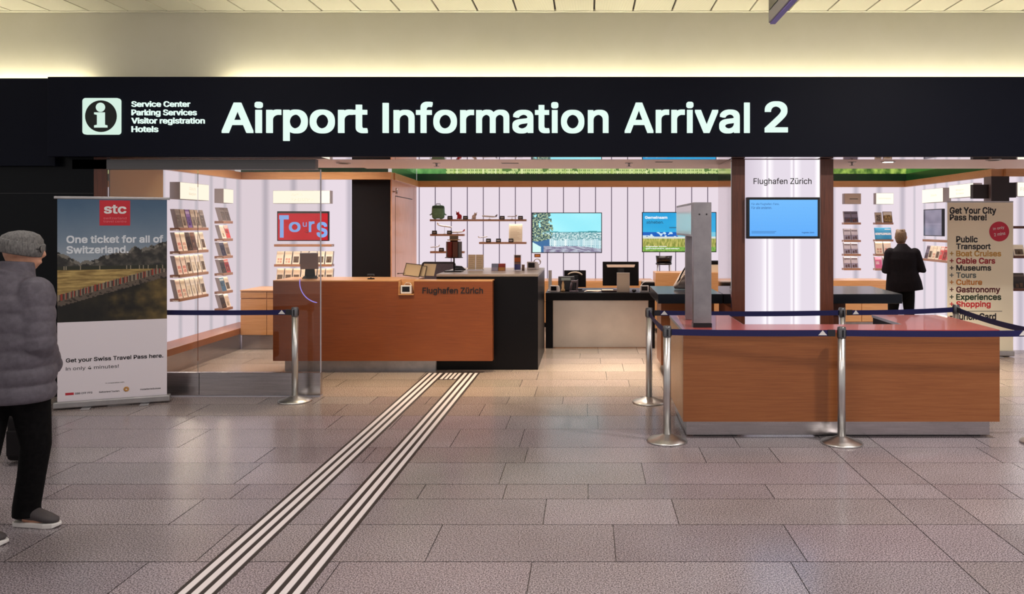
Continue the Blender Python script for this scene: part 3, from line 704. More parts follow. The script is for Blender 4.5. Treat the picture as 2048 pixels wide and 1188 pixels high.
def train(uu, vv):   # mountain valley with a railway bridge
    ridge = .475 + .09*math.exp(-((uu - .58)/.20)**2) + .17*max(0, (uu - .58))/.42 + .09*max(0, (.2 - uu))/.2 + .035*fb(uu*9, 2, 1)
    if vv > ridge + .01:
        return mixc((160, 170, 182), (62, 92, 122), (vv - .45)*1.75 + .06*fb(uu*3, vv*4, 5))
    if vv > .455:
        s = fb(uu*14, vv*18, 2)
        return mixc((40, 40, 40), (104, 98, 88), .25 + .9*s + .5*(vv - .5)*2) if vv < ridge - .02 or s < 0 else (120, 116, 108)
    if vv > .42: return (44, 46, 34) if nz(uu*60, 3) < .25 else (150, 140, 120)
    line = .17 + .23*uu
    if vv > line + .05 and vv > .20:
        s = fb(uu*6, vv*60, 4); return mixc((128, 104, 58), (196, 168, 104), .55 + .8*s)
    if vv > line:
        return (150, 58, 44) if nz(uu*70, 9) > .12 else ((70, 60, 54) if (math.floor(uu*60) % 2) else (140, 128, 110))
    if vv > line - .045: return (96, 84, 74) if nz(uu*30, vv*60, 3) < .2 else (54, 46, 40)
    gl = fb(uu*5, vv*7, 8)
    if uu > .45 and vv < .34: return mixc((16, 15, 12), (112, 92, 50), (uu - .62)*2.0 - vv*.9 + .25 + .8*gl)
    return mixc((16, 15, 12), (44, 38, 26), gl + .4)
g = picture('graphic', P(bw0, .0145, hsplit), u, bw1 - bw0, ztop - hsplit - .006, 110, 130, train, M['print'], t); g.location = (0, 0, 0)
obj('white_field', MB().hexa(bx(bw0, bw1, .012, .0142, .07, hsplit)), mat('banner_white', rgb(236, 228, 236), .5), t)
obj('backing', MB().hexa(bx(bw0, bw1, .0105, .0142, hsplit + .0005, ztop - .006)), M['cream'], t)
W = bw1 - bw0; Oo = P(bw0, .0147, 0)
obj('red_patch', MB().hexa(bx(bw0 + .375*W, bw0 + .655*W, .0146, .0152, 1.755, 2.0)), mat('logo_red', rgb(196, 30, 48), .5), t)
letters('lettering', [('stc', .415*W, .62*W, 1.87, 1.955, .02)], M['white_ink'], t, P(bw0, .0154, 0), u, .001)
letters('lettering', [('switzerland', .41*W, .62*W, 1.815, 1.838, .0), ('travel centre', .41*W, .62*W, 1.785, 1.806, .0)], mat('rose_ink', rgb(226, 120, 130), .5), t, P(bw0, .0154, 0), u, .001)
letters('lettering', [('One ticket for all of', .08*W, .965*W, 1.585, 1.66, .022), ('Switzerland.', .08*W, .64*W, 1.485, 1.56, .022)], M['pale_ink'], t, Oo, u, .001)
letters('lettering', [('Get your Swiss Travel Pass here.', .075*W, .965*W, .435, .485, .018)], M['ink'], t, Oo, u, .001)
letters('lettering', [('In only 4 minutes!', .075*W, .55*W, .36, .402, 0)], M['ink'], t, Oo, u, .001)
letters('lettering', [('In cooperation with', .43*W, .60*W, .218, .230, 0), ('SBB CFF FFS', .155*W, .31*W, .135, .152, .01), ('Switzerland Tourism.', .37*W, .56*W, .135, .15, .01), ('HotellerieSuisse', .75*W, .94*W, .135, .15, .01)], M['ink'], t, Oo, u, .001)
obj('red_logo', MB().hexa(bx(bw0 + .07*W, bw0 + .145*W, .0146, .0152, .132, .155)), mat('logo_red_small', rgb(190, 40, 56), .5), t)
fl_ = MB()
for k in range(10):
    a = 2*math.pi*k/10; c0 = P(bw0 + .62*W, .015, .155)
    q = c0 + (u*math.cos(a) + Vector((0, 0, 1))*math.sin(a))*.024
    fl_.tube([c0 + (q - c0)*.35, q], [.004, .006], 6)
obj('gold_flower', fl_, mat('gold_ink', rgb(206, 150, 70), .5), t)

cA, cB = (X(1893, 10.7), 10.7), (X(2026, 10.7), 10.7)
t, A, u, n, wdt, P, bx = banner('roll_up_banner', 'cream roll-up banner reading Get Your City Pass here', cA, cB, 2.07, None)
ztop = 2.065
obj('cassette', MB().hexa(bx(0, wdt, -.05, .05, .012, .08)), M['alu'], t, .012, seg=3)
for a in (.25, .75): obj('foot', MB().hexa(bx(a*wdt - .04, a*wdt + .04, -.13, .13, 0, .0115)), M['alu'], t, .003)
obj('top_rail', MB().hexa(bx(0, wdt, -.012, .012, ztop - .005, ztop + .015)), M['alu'], t, .004)
obj('support_pole', MB().tube([P(wdt*.5, -.03, .08), P(wdt*.5, -.03, ztop - .006)], .008, 8), M['alu'], t)
obj('graphic', MB().hexa(bx(.005, wdt - .005, .010, .014, .075, ztop - .006)), mat('banner_cream', rgb(242, 234, 208), .6), t)
def zz(y): return Z(y, 10.69)
def xx(x): return X(x, 10.69) - A.x
Oo = P(0, .0142, 0)
BI = {'k': M['ink'], 'o': mat('ochre_ink', rgb(196, 150, 70), .5), 'r': mat('crimson_ink', rgb(160, 24, 38), .5), 'm': mat('maroon_ink', rgb(92, 24, 30), .5), 'g': mat('slate_ink', rgb(96, 108, 104), .5), 'c': mat('amber_ink', rgb(200, 130, 50), .5), 'e': mat('green_ink', rgb(30, 52, 24), .5), 's': mat('scarlet_ink', rgb(206, 44, 50), .5)}
letters('lettering', [('Get Your City', xx(1899), xx(1992), zz(431), zz(414), .024), ('Pass here!', xx(1899), xx(1973), zz(441), zz(428.5), .024), ('Public', xx(1912), xx(1955), zz(485), zz(472), .024), ('Transport', xx(1912), xx(1981), zz(501.5), zz(487), .024)], BI['k'], t, Oo, u, .001)
for (s, b, y1, y0, c) in (('Boat Cruises', 2002, 501, 513, 'o'), ('Cable Cars', 1990, 515.5, 527.5, 'r'), ('Museums', 1982, 530, 541.5, 'k'), ('Tours', 1952, 544.5, 556, 'g'), ('Culture', 1964, 558.5, 570, 'c'), ('Gastronomy', 2000, 573, 588, 'm'), ('Experiences', 2002, 587.5, 603, 'e'), ('Shopping', 1981, 602, 617, 's')):
    letters('lettering', [('+', xx(1899), xx(1907), zz((y0 + y1)/2 + 4 - (1.5 if c in 'mes' else 0)), zz((y0 + y1)/2 - 4 - (1.5 if c in 'mes' else 0)), .012), (s, xx(1912), xx(b), zz(y0), zz(y1), .024)], BI[c], t, Oo, u, .001)
letters('lettering', [('=Zürich Card', xx(1899), xx(1992), zz(640), zz(626), .024)], BI['k'], t, Oo, u, .001)
obj('rule', MB().hexa(bx(xx(1912), xx(2004), .0142, .015, zz(623), zz(622))), M['ink'], t)
letters('lettering', [('In only', -.075, .075, .02, .065, .008), ('2 mins', -.075, .075, -.055, -.012, .008)], M['white_ink'], t, P(xx(1998), .0162, zz(463)), (1, 0, .16), .001, V=(-.16, 0, 1))
obj('red_disc', MB().prism([(P(xx(1998), 0, 0).x + .133*math.cos(k*.1571), zz(463) + .133*math.sin(k*.1571)) for k in range(40)], 'y', 10.7 - .016, 10.7 - .0142), mat('disc_red', rgb(196, 40, 66), .5), t)

# ================================================================== SIGN BOXES, SCREENS, LEDGES AND BROCHURES
LX, LY = Vector((1, 0, 0)), Vector((0, 1, 0))
ORD = ['first', 'second', 'third', 'fourth', 'fifth', 'sixth', 'seventh', 'eighth']
def sign_box(label, base, wdt, h, rz, lit=True, text=None, mark=None, dep=.13):
    """wall-hung sign box; base is the lower middle point on the wall, its front along local -y"""
    t = thing('sign_box', label, 'sign', base, 'sign boxes on the brochure walls', rz)
    obj('housing', MB().box(-wdt/2, wdt/2, -dep, -.002, 0, h), M['grey_side'], t, local=True)
    obj('face', MB().box(-wdt/2 + .004, wdt/2 - .004, -dep - .006, -dep - .0005, .004, h - .004), M['sign_lit'] if lit else M['sign_tan'], t, local=True)
    if text:
        sv = ORG[t.name]; ORG[t.name] = Vector((0, 0, 0))
        letters('lettering', text, M['faint'] if lit else M['ink'], t, (0, -dep - .0062, 0), LX, .001); ORG[t.name] = sv
    return t
def screen(label, base, wdt, h, rz, fn, nx, ny, dep=.05, bez=.014):
    t = thing('wall_screen', label, 'screen', base, None, rz)
    obj('housing', MB().box(-wdt/2, wdt/2, -dep, -.002, 0, h), M['black'], t, .004, True)
    sv = ORG[t.name]; ORG[t.name] = Vector((0, 0, 0))
    picture('display', (-wdt/2 + bez, -dep - .0012, bez), LX, wdt - 2*bez, h - 2*bez, nx, ny, fn, M['screen'], t); ORG[t.name] = sv
    return t
LEDGE = {}
def ledge(label, base, wdt, rz, dep=.13, glow=True, mt=None):
    t = thing('wall_shelf', label, 'shelf', base, 'narrow wooden ledges on the backlit walls', rz)
    obj('board', MB().prism([(-.002, 0), (-.002, -.026), (-dep + .014, -.026), (-dep + .014, -.036), (-dep, -.036), (-dep, 0)], 'x', -wdt/2, wdt/2).box(-wdt/2, -wdt/2 + .006, -dep + .014, -.002, -.036, -.0265).box(wdt/2 - .006, wdt/2, -dep + .014, -.002, -.036, -.0265), mt or M['ledge'], t, .002, True)
    if glow: obj('light_strip', MB().box(-wdt/2 + .012, wdt/2 - .012, -dep*.6, -dep*.25, -.034, -.0265), M['strip'], t, local=True)
    return t
BRO = {}
def bro_mat(c):
    k = 'ink_%d_%d_%d' % c
    if k not in M: M[k] = mat('cover_%d_%d_%d' % c, rgb(*c), .5)
    return M[k]
def brochure_mesh(style, wdt, h, th, lean):
    """a leaning stack of leaflets with a cover band and a cover picture"""
    key = (style, wdt, h, th, lean)
    if key in BRO: return BRO[key]
    cov, band_, pic, pw = STY[style]
    f0, f1 = -(th + lean), -th
    def q(x, s, off): # a point on the sloping front
        return (x, f0 + lean*s - off, h*s)
    a = wdt/2
    mb = MB().mat(0).hexa([(-a, f0, 0), (a, f0, 0), (a, -lean*1.0, 0), (-a, -lean, 0), (-a, f1, h), (a, f1, h), (a, -.001, h), (-a, -.001, h)])
    def patch(mi, x0, x1, s0, s1):
        mb.mat(mi).hexa([q(x0, s0, .0012), q(x1, s0, .0012), q(x1, s0, .0002), q(x0, s0, .0002), q(x0, s1, .0012), q(x1, s1, .0012), q(x1, s1, .0002), q(x0, s1, .0002)])
    patch(1, -a + .002, a - .002, .01, .99)
    mb.v = mb.v[:-8] + [tuple(p) for p in (q(-a + .001, .01, .0006), q(a - .001, .01, .0006), q(a - .001, .01, .0001), q(-a + .001, .01, .0001), q(-a + .001, .99, .0006), q(a - .001, .99, .0006), q(a - .001, .99, .0001), q(-a + .001, .99, .0001))]
    patch(2, -a + .006, a - .006, .76, .90)
    for (sx, s0, s1, mi) in pw: patch(mi, -a + wdt*sx[0], -a + wdt*sx[1], s0, s1)
    BRO[key] = mb.mesh('brochure', [M['grey_side'], bro_mat(cov), bro_mat(band_), bro_mat(pic[0]), bro_mat(pic[1])])
    return BRO[key]
P1 = [((.12, .88), .12, .60, 3), ((.30, .62), .12, .42, 4)]
P2 = [((.0, 1), .05, .45, 3), ((.2, .45), .05, .3, 4), ((.55, .8), .08, .35, 4)]
P3_ = [((.18, .46), .30, .46, 3), ((.54, .82), .30, .46, 3), ((.18, .46), .10, .26, 4), ((.54, .82), .10, .26, 3)]
P4 = [((.05, .95), .05, .70, 3), ((.1, .6), .35, .62, 4)]
STY = {
 'cream': ((236, 222, 198), (222, 204, 176), ((206, 150, 130), (190, 170, 150)), P3_),
 'rose': ((238, 218, 200), (228, 200, 180), ((204, 120, 104), (214, 150, 130)), P3_),
 'tan': ((176, 158, 140), (160, 140, 122), ((120, 104, 94), (146, 130, 112)), P1),
 'grey': ((150, 138, 130), (128, 118, 112), ((96, 86, 82), (170, 156, 146)), P4),
 'violet': ((120, 90, 150), (170, 150, 180), ((84, 60, 120), (150, 120, 180)), P1),
 'white': ((240, 230, 214), (250, 240, 222), ((222, 206, 180), (206, 190, 164)), P1),
 'photo': ((232, 220, 200), (228, 214, 190), ((92, 76, 62), (150, 120, 90)), P1),
 'pink': ((226, 168, 160), (240, 214, 206), ((206, 70, 70), (230, 200, 190)), P4),
 'navy': ((44, 44, 72), (70, 70, 100), ((30, 28, 50), (110, 100, 120)), P1),
 'dark': ((48, 36, 36), (90, 76, 70), ((30, 22, 22), (140, 110, 90)), P2),
 'red': ((170, 50, 48), (210, 170, 160), ((120, 30, 34), (200, 140, 110)), P1),
 'blue': ((70, 120, 150), (200, 220, 226), ((50, 90, 120), (160, 190, 200)), P4),
 'brown': ((104, 70, 56), (150, 110, 90), ((70, 46, 38), (180, 140, 110)), P1),
 'slate': ((120, 110, 132), (84, 76, 88), ((70, 62, 84), (150, 90, 70)), P2),
 'slate_pale': ((190, 180, 190), (116, 104, 112), ((140, 130, 150), (110, 70, 60)), P2),
 'magenta': ((224, 120, 160), (240, 190, 205), ((206, 96, 140), (240, 200, 210)), P4),
 'amber': ((214, 150, 66), (226, 190, 120), ((170, 90, 40), (90, 80, 130)), P4),
}
LOOK = {'cream': 'cream leaflet with rose squares', 'rose': 'cream leaflet with red squares', 'tan': 'tan leaflet', 'grey': 'grey leaflet', 'violet': 'violet leaflet', 'white': 'pale cream leaflet', 'photo': 'cream leaflet with a brown photo', 'pink': 'pink and red leaflet', 'navy': 'navy leaflet', 'dark': 'dark brown leaflet', 'red': 'red leaflet', 'blue': 'blue leaflet', 'brown': 'brown leaflet', 'slate': 'slate grey city leaflet', 'slate_pale': 'pale grey city leaflet', 'magenta': 'magenta leaflet', 'amber': 'amber leaflet'}
def brochure(style, base, rz, label, group, wdt=.105, h=.205, th=.055, lean=.055):
    o = bpy.data.objects.new('brochure', brochure_mesh(style, wdt, h, th, lean)); C.objects.link(o)
    o.location = (base[0], base[1], base[2] + .0005); o.rotation_euler = (0, 0, rz); ORG[o.name] = Vector(base)
    return tag(o, label, 'brochure', group)
def row(styles, start, step, z, rz, where, group, nth='from left,', skip=(), **kw):
    """a row of brochures; start/step are 2-D points on the wall line"""
    for i, st in enumerate(styles):
        if st is None: continue
        p = Vector(start) + Vector(step) * i
        brochure(st, (p.x, p.y, z), rz, '%s, %s %s %s' % (LOOK[st], ORD[i], nth, where), group, **kw)
RZL, RZR = R(90), R(-90)       # wall_left looks towards +x, wall_right towards -x

# --- left wall: wide rack and narrow rack
zs = (1.725, 1.43, 1.135, .835); d0, d1 = 10.02, 10.78; mid = (d0 + d1)/2
sign_box('lit sign box above the wide brochure rack on the left wall', (XL, mid, 2.085), d1 - d0, .215, RZL, True, [('Zürich,', -.16, .02, .115, .16, 0), ('Region', -.16, .02, .05, .095, 0)])
names = ('top ledge', 'second ledge', 'third ledge', 'bottom ledge')
sets = (('grey', 'tan', 'violet', 'tan', 'tan', 'grey'), ('rose', 'cream', 'dark', 'brown', 'white', 'photo'), ('rose', 'rose', 'photo', 'white', 'white', 'photo'), ('rose', 'cream', 'white', 'white', 'white', 'photo'))
for z, nm, ss in zip(zs, names, sets):
    ledge('%s of the wide brochure rack on the left wall' % nm, (XL, mid, z), d1 - d0, RZL)
    row(ss, (XL - .0, d0 + .062), (0, .1255), z, RZL, '%s, wide left rack' % nm, 'leaflets on the wide left-wall rack', 'from near end,', wdt=.108, h=.235)
zs = (1.816, 1.567, 1.324, 1.082, .826, .587); d0, d1 = 11.22, 11.52; mid = (d0 + d1)/2
sign_box('small sign box with a picture on its end above the narrow left-wall rack', (XL, mid, 2.07), d1 - d0, .20, RZL, True)
names = ('top ledge', 'second ledge', 'third ledge', 'fourth ledge', 'fifth ledge', 'bottom ledge')
sets = (('grey', 'grey'), ('white', 'pink'), ('navy', 'tan'), ('dark', 'red'), ('blue', 'photo'), ('dark', 'white'))
for z, nm, ss in zip(zs, names, sets):
    ledge('%s of the narrow brochure rack on the left wall' % nm, (XL, mid, z), d1 - d0, RZL)
    row(ss, (XL, d0 + .08), (0, .14), z, RZL, '%s, narrow left rack' % nm, 'leaflets on the narrow left-wall rack', 'from near end,', wdt=.13, h=.19)

# --- back-left wall with the red screen
D = DL
def XC(a, b, D): return (X(a, D) + X(b, D)) / 2
sign_box('wide lit sign box reading Zürich, Switzerland above the red screen', (XC(546, 660, D - .13), D, Z(407, D - .13)), X(660, D - .13) - X(546, D - .13), Z(381, D - .13) - Z(407, D - .13), 0, True, [('Zürich,', -.15, .02, .105, .155, .0), ('Switzerland.', -.15, .19, .035, .085, .0)])
def tours(u, v):
    A_, B_ = (140, 178, 240), (196, 22, 36)
    if v > .95: return (70, 60, 56)
    if .03 < u < .22 and .74 < v < .90: return A_
    if .035 < u < .115 and .08 < v < .90: return A_
    if .52 < u < .64 and .25 < v < .34 and nz(u*70, v*50) > .2: return (60, 10, 30)
    return mixc(B_, (206, 34, 46), nz(u*3, v*3) + .3)
t = screen('red wall screen showing the word Tours in pale blue letters', (XC(554, 657.5, D - .05), D, Z(482, D - .05)), X(657.5, D - .05) - X(554, D - .05), Z(422.5, D - .05) - Z(482, D - .05), 0, tours, 78, 46)
w_, h_ = X(657.5, D - .05) - X(554, D - .05), Z(422.5, D - .05) - Z(482, D - .05)
sv = ORG[t.name]; ORG[t.name] = Vector((0, 0, 0))
tl = emitter('screen_letter', rgb(140, 178, 240), 1)
letters('lettering', [('o', -.27*w_, -.045*w_, .30*h_, .64*h_, .016), ('u', .0, .075*w_, .48*h_, .63*h_, .0), ('r', .115*w_, .225*w_, .30*h_, .66*h_, .018), ('s', .265*w_, .475*w_, .12*h_, .64*h_, .014)], tl, t, (0, -.0515, 0), LX, .001); ORG[t.name] = sv
lx0, lx1 = X(548, D - .13), X(663, D - .13); lc = (lx0 + lx1)/2
for (y, nm) in ((488.5, 'empty ledge right under the red Tours screen'), (528.5, 'ledge of leaflets second below the red Tours screen'), (568, 'lowest ledge of leaflets below the red Tours screen')):
    ledge(nm, (lc, D, Z(y, D - .13)), lx1 - lx0, 0)
x0 = lx0 + .07
row(('cream', 'cream', 'photo', 'photo', 'white', 'photo', 'photo'), (x0, D), (.122, 0), Z(528.5, D - .13), 0, 'second ledge below Tours screen', 'leaflets below the red Tours screen', h=.19)
row(('photo', 'photo', 'photo', 'white', 'photo', 'photo', 'photo'), (x0, D), (.122, 0), Z(568, D - .13), 0, 'lowest ledge below Tours screen', 'leaflets below the red Tours screen', h=.225)

# --- right part of the back wall
D = DB; F13 = D - .13
sign_box('unlit tan sign box with a dark stroke, left column of the right back wall', (XC(1689, 1722, F13), D, Z(408, F13)), X(1722, F13) - X(1689, F13), Z(387, F13) - Z(408, F13), 0, False, [('-', -.06, .09, .085, .095, 0)])
sign_box('lit cream sign box, right column of the right back wall', (XC(1752, 1787, F13), D, Z(408.5, F13)), X(1787, F13) - X(1752, F13), Z(386, F13) - Z(408.5, F13), 0, True, [('Information', -.11, .11, .09, .12, 0)])
for k, (y, st, nm) in enumerate(((445, 'slate', 'top ledge'), (480, 'slate_pale', 'second ledge'), (508, 'slate_pale', 'third ledge'), (536.5, 'slate_pale', 'bottom ledge'))):
    ledge('%s of the left column right of the pillar' % nm, (XC(1688, 1722, F13), D, Z(y, F13)), X(1722, F13) - X(1688, F13), 0)
    row((st, st), (X(1696.5, F13), D), (.128, 0), Z(y, F13), 0, '%s, column right of pillar' % nm, 'city leaflets right of the pillar', wdt=.118, h=.20, nth='from pillar,')
cxm, cwd = XC(1751, 1787, F13), X(1787, F13) - X(1751, F13)
for (y, nm) in ((445, 'top ledge'), (479, 'second ledge'), (508, 'third ledge'), (537, 'bottom ledge')):
    ledge('%s of the column beside the standing man in black' % nm, (cxm, D, Z(y, F13)), cwd, 0)
def frame_pic(label, x, z, wdt, h, fn, fr, cat='picture', nx=24, ny=28):
    t = thing('framed_picture', label, cat, (x, F13 + .03, z), None)
    def tl(z_): return .055 * z_ / h
    M_ = Matrix.Rotation(-R(14), 4, 'X')
    obj('frame', MB().box(-wdt/2, wdt/2, 0, .012, 0.001, h).move(M_), fr, t, .002, True)
    sv = ORG[t.name]; ORG[t.name] = Vector((0, 0, 0))
    v = M_ @ Vector((0, 0, 1)); o_ = M_ @ Vector((-wdt/2 + .008, -.0012, .009))
    picture('print', o_, LX, wdt - .016, h - .018, nx, ny, fn, M['print'], t, V=v); ORG[t.name] = sv
    return t
frame_pic('small portrait print on the top ledge beside the standing man', X(1759, F13), Z(445, F13) + .002, .125, .185, lambda u, v: (196, 178, 158) if not (.12 < u < .88 and .05 < v < .8) else mixc((70, 60, 56), (160, 140, 120), .5 + fb(u*6, v*6, 3)), M['grey_side'])
frame_pic('square landscape print with a golden hillside on the top ledge by the man', X(1777.5, F13), Z(445, F13) + .002, .165, .20, lambda u, v: mixc((200, 190, 176), (226, 214, 196), v) if v > .62 + .1*math.sin(u*3) else mixc((96, 70, 40), (190, 156, 90), .5 + fb(u*5, v*9, 1)), M['brown_frame'] if 'brown_frame' in M else M['wood_dark'])
frame_pic('wide bright blue card with a white band on the second ledge by the man', X(1768.5, F13), Z(479, F13) + .002, .30, .215, lambda u, v: (236, 240, 244) if (.36 < v < .56 and (nz(u*40, v*9) < .35)) or (u > .62 and .86 < v < .94) else mixc((40, 150, 206), (96, 180, 222), .5 + .5*nz(u*2, v*3)), mat('blue_card', rgb(60, 150, 200), .5), nx=60, ny=30)
row(('cream', 'rose'), (X(1760, F13), D), (.15, 0), Z(508, F13), 0, 'third ledge beside man in black', 'leaflets beside the standing man', wdt=.13, h=.22)
row(('magenta', 'white'), (X(1759, F13), D), (.15, 0), Z(537, F13), 0, 'bottom ledge beside man in black', 'leaflets beside the standing man', wdt=.125, h=.205)

# --- right wall
def DY(px, xw=XR - .13): return F * xw / (px - CXP)
def ZR(y, d): return Z(y, d)
a, b = DY(1845), DY(1886)
sign_box('lit sign box above the portrait screen on the right wall', (XR, (a + b)/2, Z(404, 12.7)), a - b, .225, RZR, True, [('Zürich', -.05, .16, .10, .135, 0)])
a, b = DY(1899), DY(1946.5)
sign_box('long lit sign box beside the dark column on the right wall', (XR, (a + b)/2, Z(394, 11.8)), a - b, .20, RZR, True, [('Region', -.15, .10, .10, .13, 0), ('Schweiz', -.15, .10, .05, .08, 0)])
a, b = DY(1847, XR - .05), DY(1884, XR - .05)
screen('dark grey-violet portrait screen on the right wall behind the man', (XR, (a + b)/2, Z(473, 12.75)), a - b, Z(417, 12.75) - Z(473, 12.75), RZR, lambda u, v: (60, 62, 78) if u < .07 else mixc((112, 108, 128), (150, 142, 162), .5 + .6*nz(u*3, v*3) + (.3 if abs(v - .45) < .02 else 0)), 24, 36)
a, b = DY(1845), DY(1894)
ledge('empty upper ledge below the portrait screen on the right wall', (XR, (a + b)/2, Z(480, 12.7)), a - b, RZR)
ledge('lower ledge of leaflets below the portrait screen on the right wall', (XR, (a + b)/2, Z(521, 12.6)), a - b, RZR)
row(('slate', 'photo', 'cream', 'photo', 'pink', 'red', 'pink'), (XR, a - .08), (0, -.135), Z(521, 12.6), RZR, 'lower ledge under portrait screen', 'leaflets under the portrait screen', 'from far end,', wdt=.125, h=.215)
# --- dark column with its sign arms, and the last wall at the right edge
col = struct('wall_column', MB().mat(0).box(5.555, 5.80, 11.0, 11.2, 0, SO - .02).mat(1).box(5.548, 5.5545, 11.0, 11.2, 0, SO - .02), [mat('column_black', rgb(36, 26, 28), .5), mat('column_side', rgb(112, 98, 98), .4)])
obj('sign_arm', MB().box(X(1947, 11.05), 5.547, 11.06, 11.14, Z(397, 11.05), Z(369, 11.05)).box(5.801, X(2033, 11.05), 11.06, 11.14, Z(395, 11.05), Z(365, 11.05)), mat('arm_black', rgb(30, 20, 22), .5), col)
D = 11.25
sign_box('lit sign box starting with F at the right edge of the picture', (X(2075, D - .13), D, Z(393, D - .13)), X(2115, D - .13) - X(2034, D - .13), .20, 0, True, [('Flughafen', -.24, .05, .06, .13, .0)])
for (y, nm) in ((452, 'top'), (511.5, 'middle'), (577, 'bottom')):
    ledge('%s dark ledge on the wall right of the cream banner' % nm, (X(2076, D - .13), D, Z(y, D - .13)), X(2125, D - .13) - X(2027.5, D - .13), 0, mt=M['wood_dark'])
row(('photo', 'white', 'photo'), (X(2041, D - .13), D), (.20, 0), Z(511.5, D - .13), 0, 'middle dark ledge right of cream banner', 'leaflets right of the cream banner', wdt=.15, h=.15)
row(('dark', 'grey', 'dark'), (X(2041, D - .13), D), (.22, 0), Z(577, D - .13), 0, 'bottom dark ledge right of cream banner', 'leaflets right of the cream banner', wdt=.17, h=.21)

# --- main back wall: screens
D = DB
def town(u, v):
    n = fb(u*14, v*9, 2)
    if u < .30 - .10*abs(v - .6) and v > .28 + .5*max(0, u - .12) and n > -.5 + 2.6*max(0, u - .17):
        c = fb(u*40, v*26, 6)
        return mixc((24, 60, 80), (206, 220, 170), .45 + .95*c)
    if v > .53 + .012*math.sin(u*9): return mixc((150, 236, 250), (170, 246, 255), nz(u*2, v*2) + .5)
    if v > .50: return (70, 150, 158)
    if v < .10 + .10*(1 - u) - .02*math.sin(u*7) and u > .16: return mixc((120, 110, 140), (190, 196, 210), .5 + fb(u*12, v*24, 9))
    if u < .12 and v < .26 - u: return (214, 250, 246)
    if u < .25 and v < .36: return (60, 110, 160)
    bx = math.floor(u*26); hb = .30 + .22*abs(nz(bx*.9, 4))
    if v < hb:
        if math.floor(u*110) % 3 == 0 and math.floor(v*48) % 2 == 0: return (96, 160, 176)
        return mixc((236, 250, 250), (168, 210, 222), nz(bx*1.7, 8) + .5)
    return mixc((80, 140, 150), (226, 246, 246), .5 + 1.2*fb(u*40, v*30, 5))
def TV(label, a, b, y0, y1, fn, nx, ny):
    d_ = D - .05
    return screen(label, (XC(a, b, d_), D, Z(y1, d_)), X(b, d_) - X(a, d_), Z(y0, d_) - Z(y1, d_), 0, fn, nx, ny), X(b, d_) - X(a, d_), Z(y0, d_) - Z(y1, d_)
TV('large wall screen showing a city panorama with a tree on its left', 1063.5, 1204, 425, 506, town, 130, 75)
def airport(u, v):
    if v < .12 + .03*nz(u*30, 1): return mixc((96, 150, 60), (150, 190, 90), .5 + nz(u*50, v*30))
    if v < .33: return mixc((130, 140, 60), (206, 196, 110), .5 + fb(u*60, v*8, 3))
    if v < .38: return (216, 222, 214)
    if v < .50 and u < .48: return (20, 96, 190) if nz(u*22, v*14) < .15 else (206, 232, 246)
    if v < .50: return (120, 200, 226)
    if u > .36 and .60 < v < .64 and u < .75: return (40, 120, 160)
    return mixc((60, 190, 236), (36, 160, 220), v + .4*nz(u*3, v*4))
t, w_, h_ = TV('wall screen with an airport scene partly hidden by the grey totem', 1284, 1433, 424, 504.5, airport, 110, 60)
sv = ORG[t.name]; ORG[t.name] = Vector((0, 0, 0))
letters('lettering', [('Gemeinsam', -.46*w_, -.16*w_, .83*h_, .90*h_, .02)], emitter('screen_white', (1, 1, 1, 1), 1), t, (0, -.0515, 0), LX, .001)
letters('lettering', [('abheben.', -.44*w_, -.21*w_, .71*h_, .78*h_, .0)], M['ink'], t, (0, -.0515, 0), LX, .001)
letters('lettering', [('flughafen zürich', -.45*w_, -.17*w_, .12*h_, .16*h_, .02), ('gemeinsam abheben', -.45*w_, .0*w_, .07*h_, .11*h_, .02)], emitter('screen_white', (1, 1, 1, 1), 1), t, (0, -.0515, 0), LX, .001)
ORG[t.name] = sv
# pillar screen
d_ = PD0 - .06
t = screen('pale blue screen on the glowing pillar below Flughafen Zürich', (XC(1494, 1640, d_), PD0 + .028, Z(477.5, d_)), X(1640, d_) - X(1494, d_), Z(394.5, d_) - Z(477.5, d_), 0, lambda u, v: mixc((92, 172, 250), (110, 186, 252), v), 10, 10, dep=.09, bez=.026)
w_, h_ = X(1640, d_) - X(1494, d_), Z(394.5, d_) - Z(477.5, d_)
sv = ORG[t.name]; ORG[t.name] = Vector((0, 0, 0))
blu = mat('screen_ink', rgb(30, 70, 120), .5, emit=rgb(40, 90, 150), strength=.6)
letters('lettering', [('Für alle Flughafen-Fans.', -.44*w_, -.06*w_, .80*h_, .865*h_, 0), ('Für alle anderen.', -.44*w_, -.16*w_, .715*h_, .78*h_, 0), ('Flughafen Zürich', .25*w_, .42*w_, .125*h_, .165*h_, .02)], blu, t, (0, -.0915, 0), LX, .001)
for k, b_ in ((0, -.12), (1, -.10)): obj('text_line', MB().box(-.44*w_, b_*w_, -.0922, -.0914, (.135 + .035*k)*h_, (.145 + .035*k)*h_), blu, t, local=True)
ORG[t.name] = sv

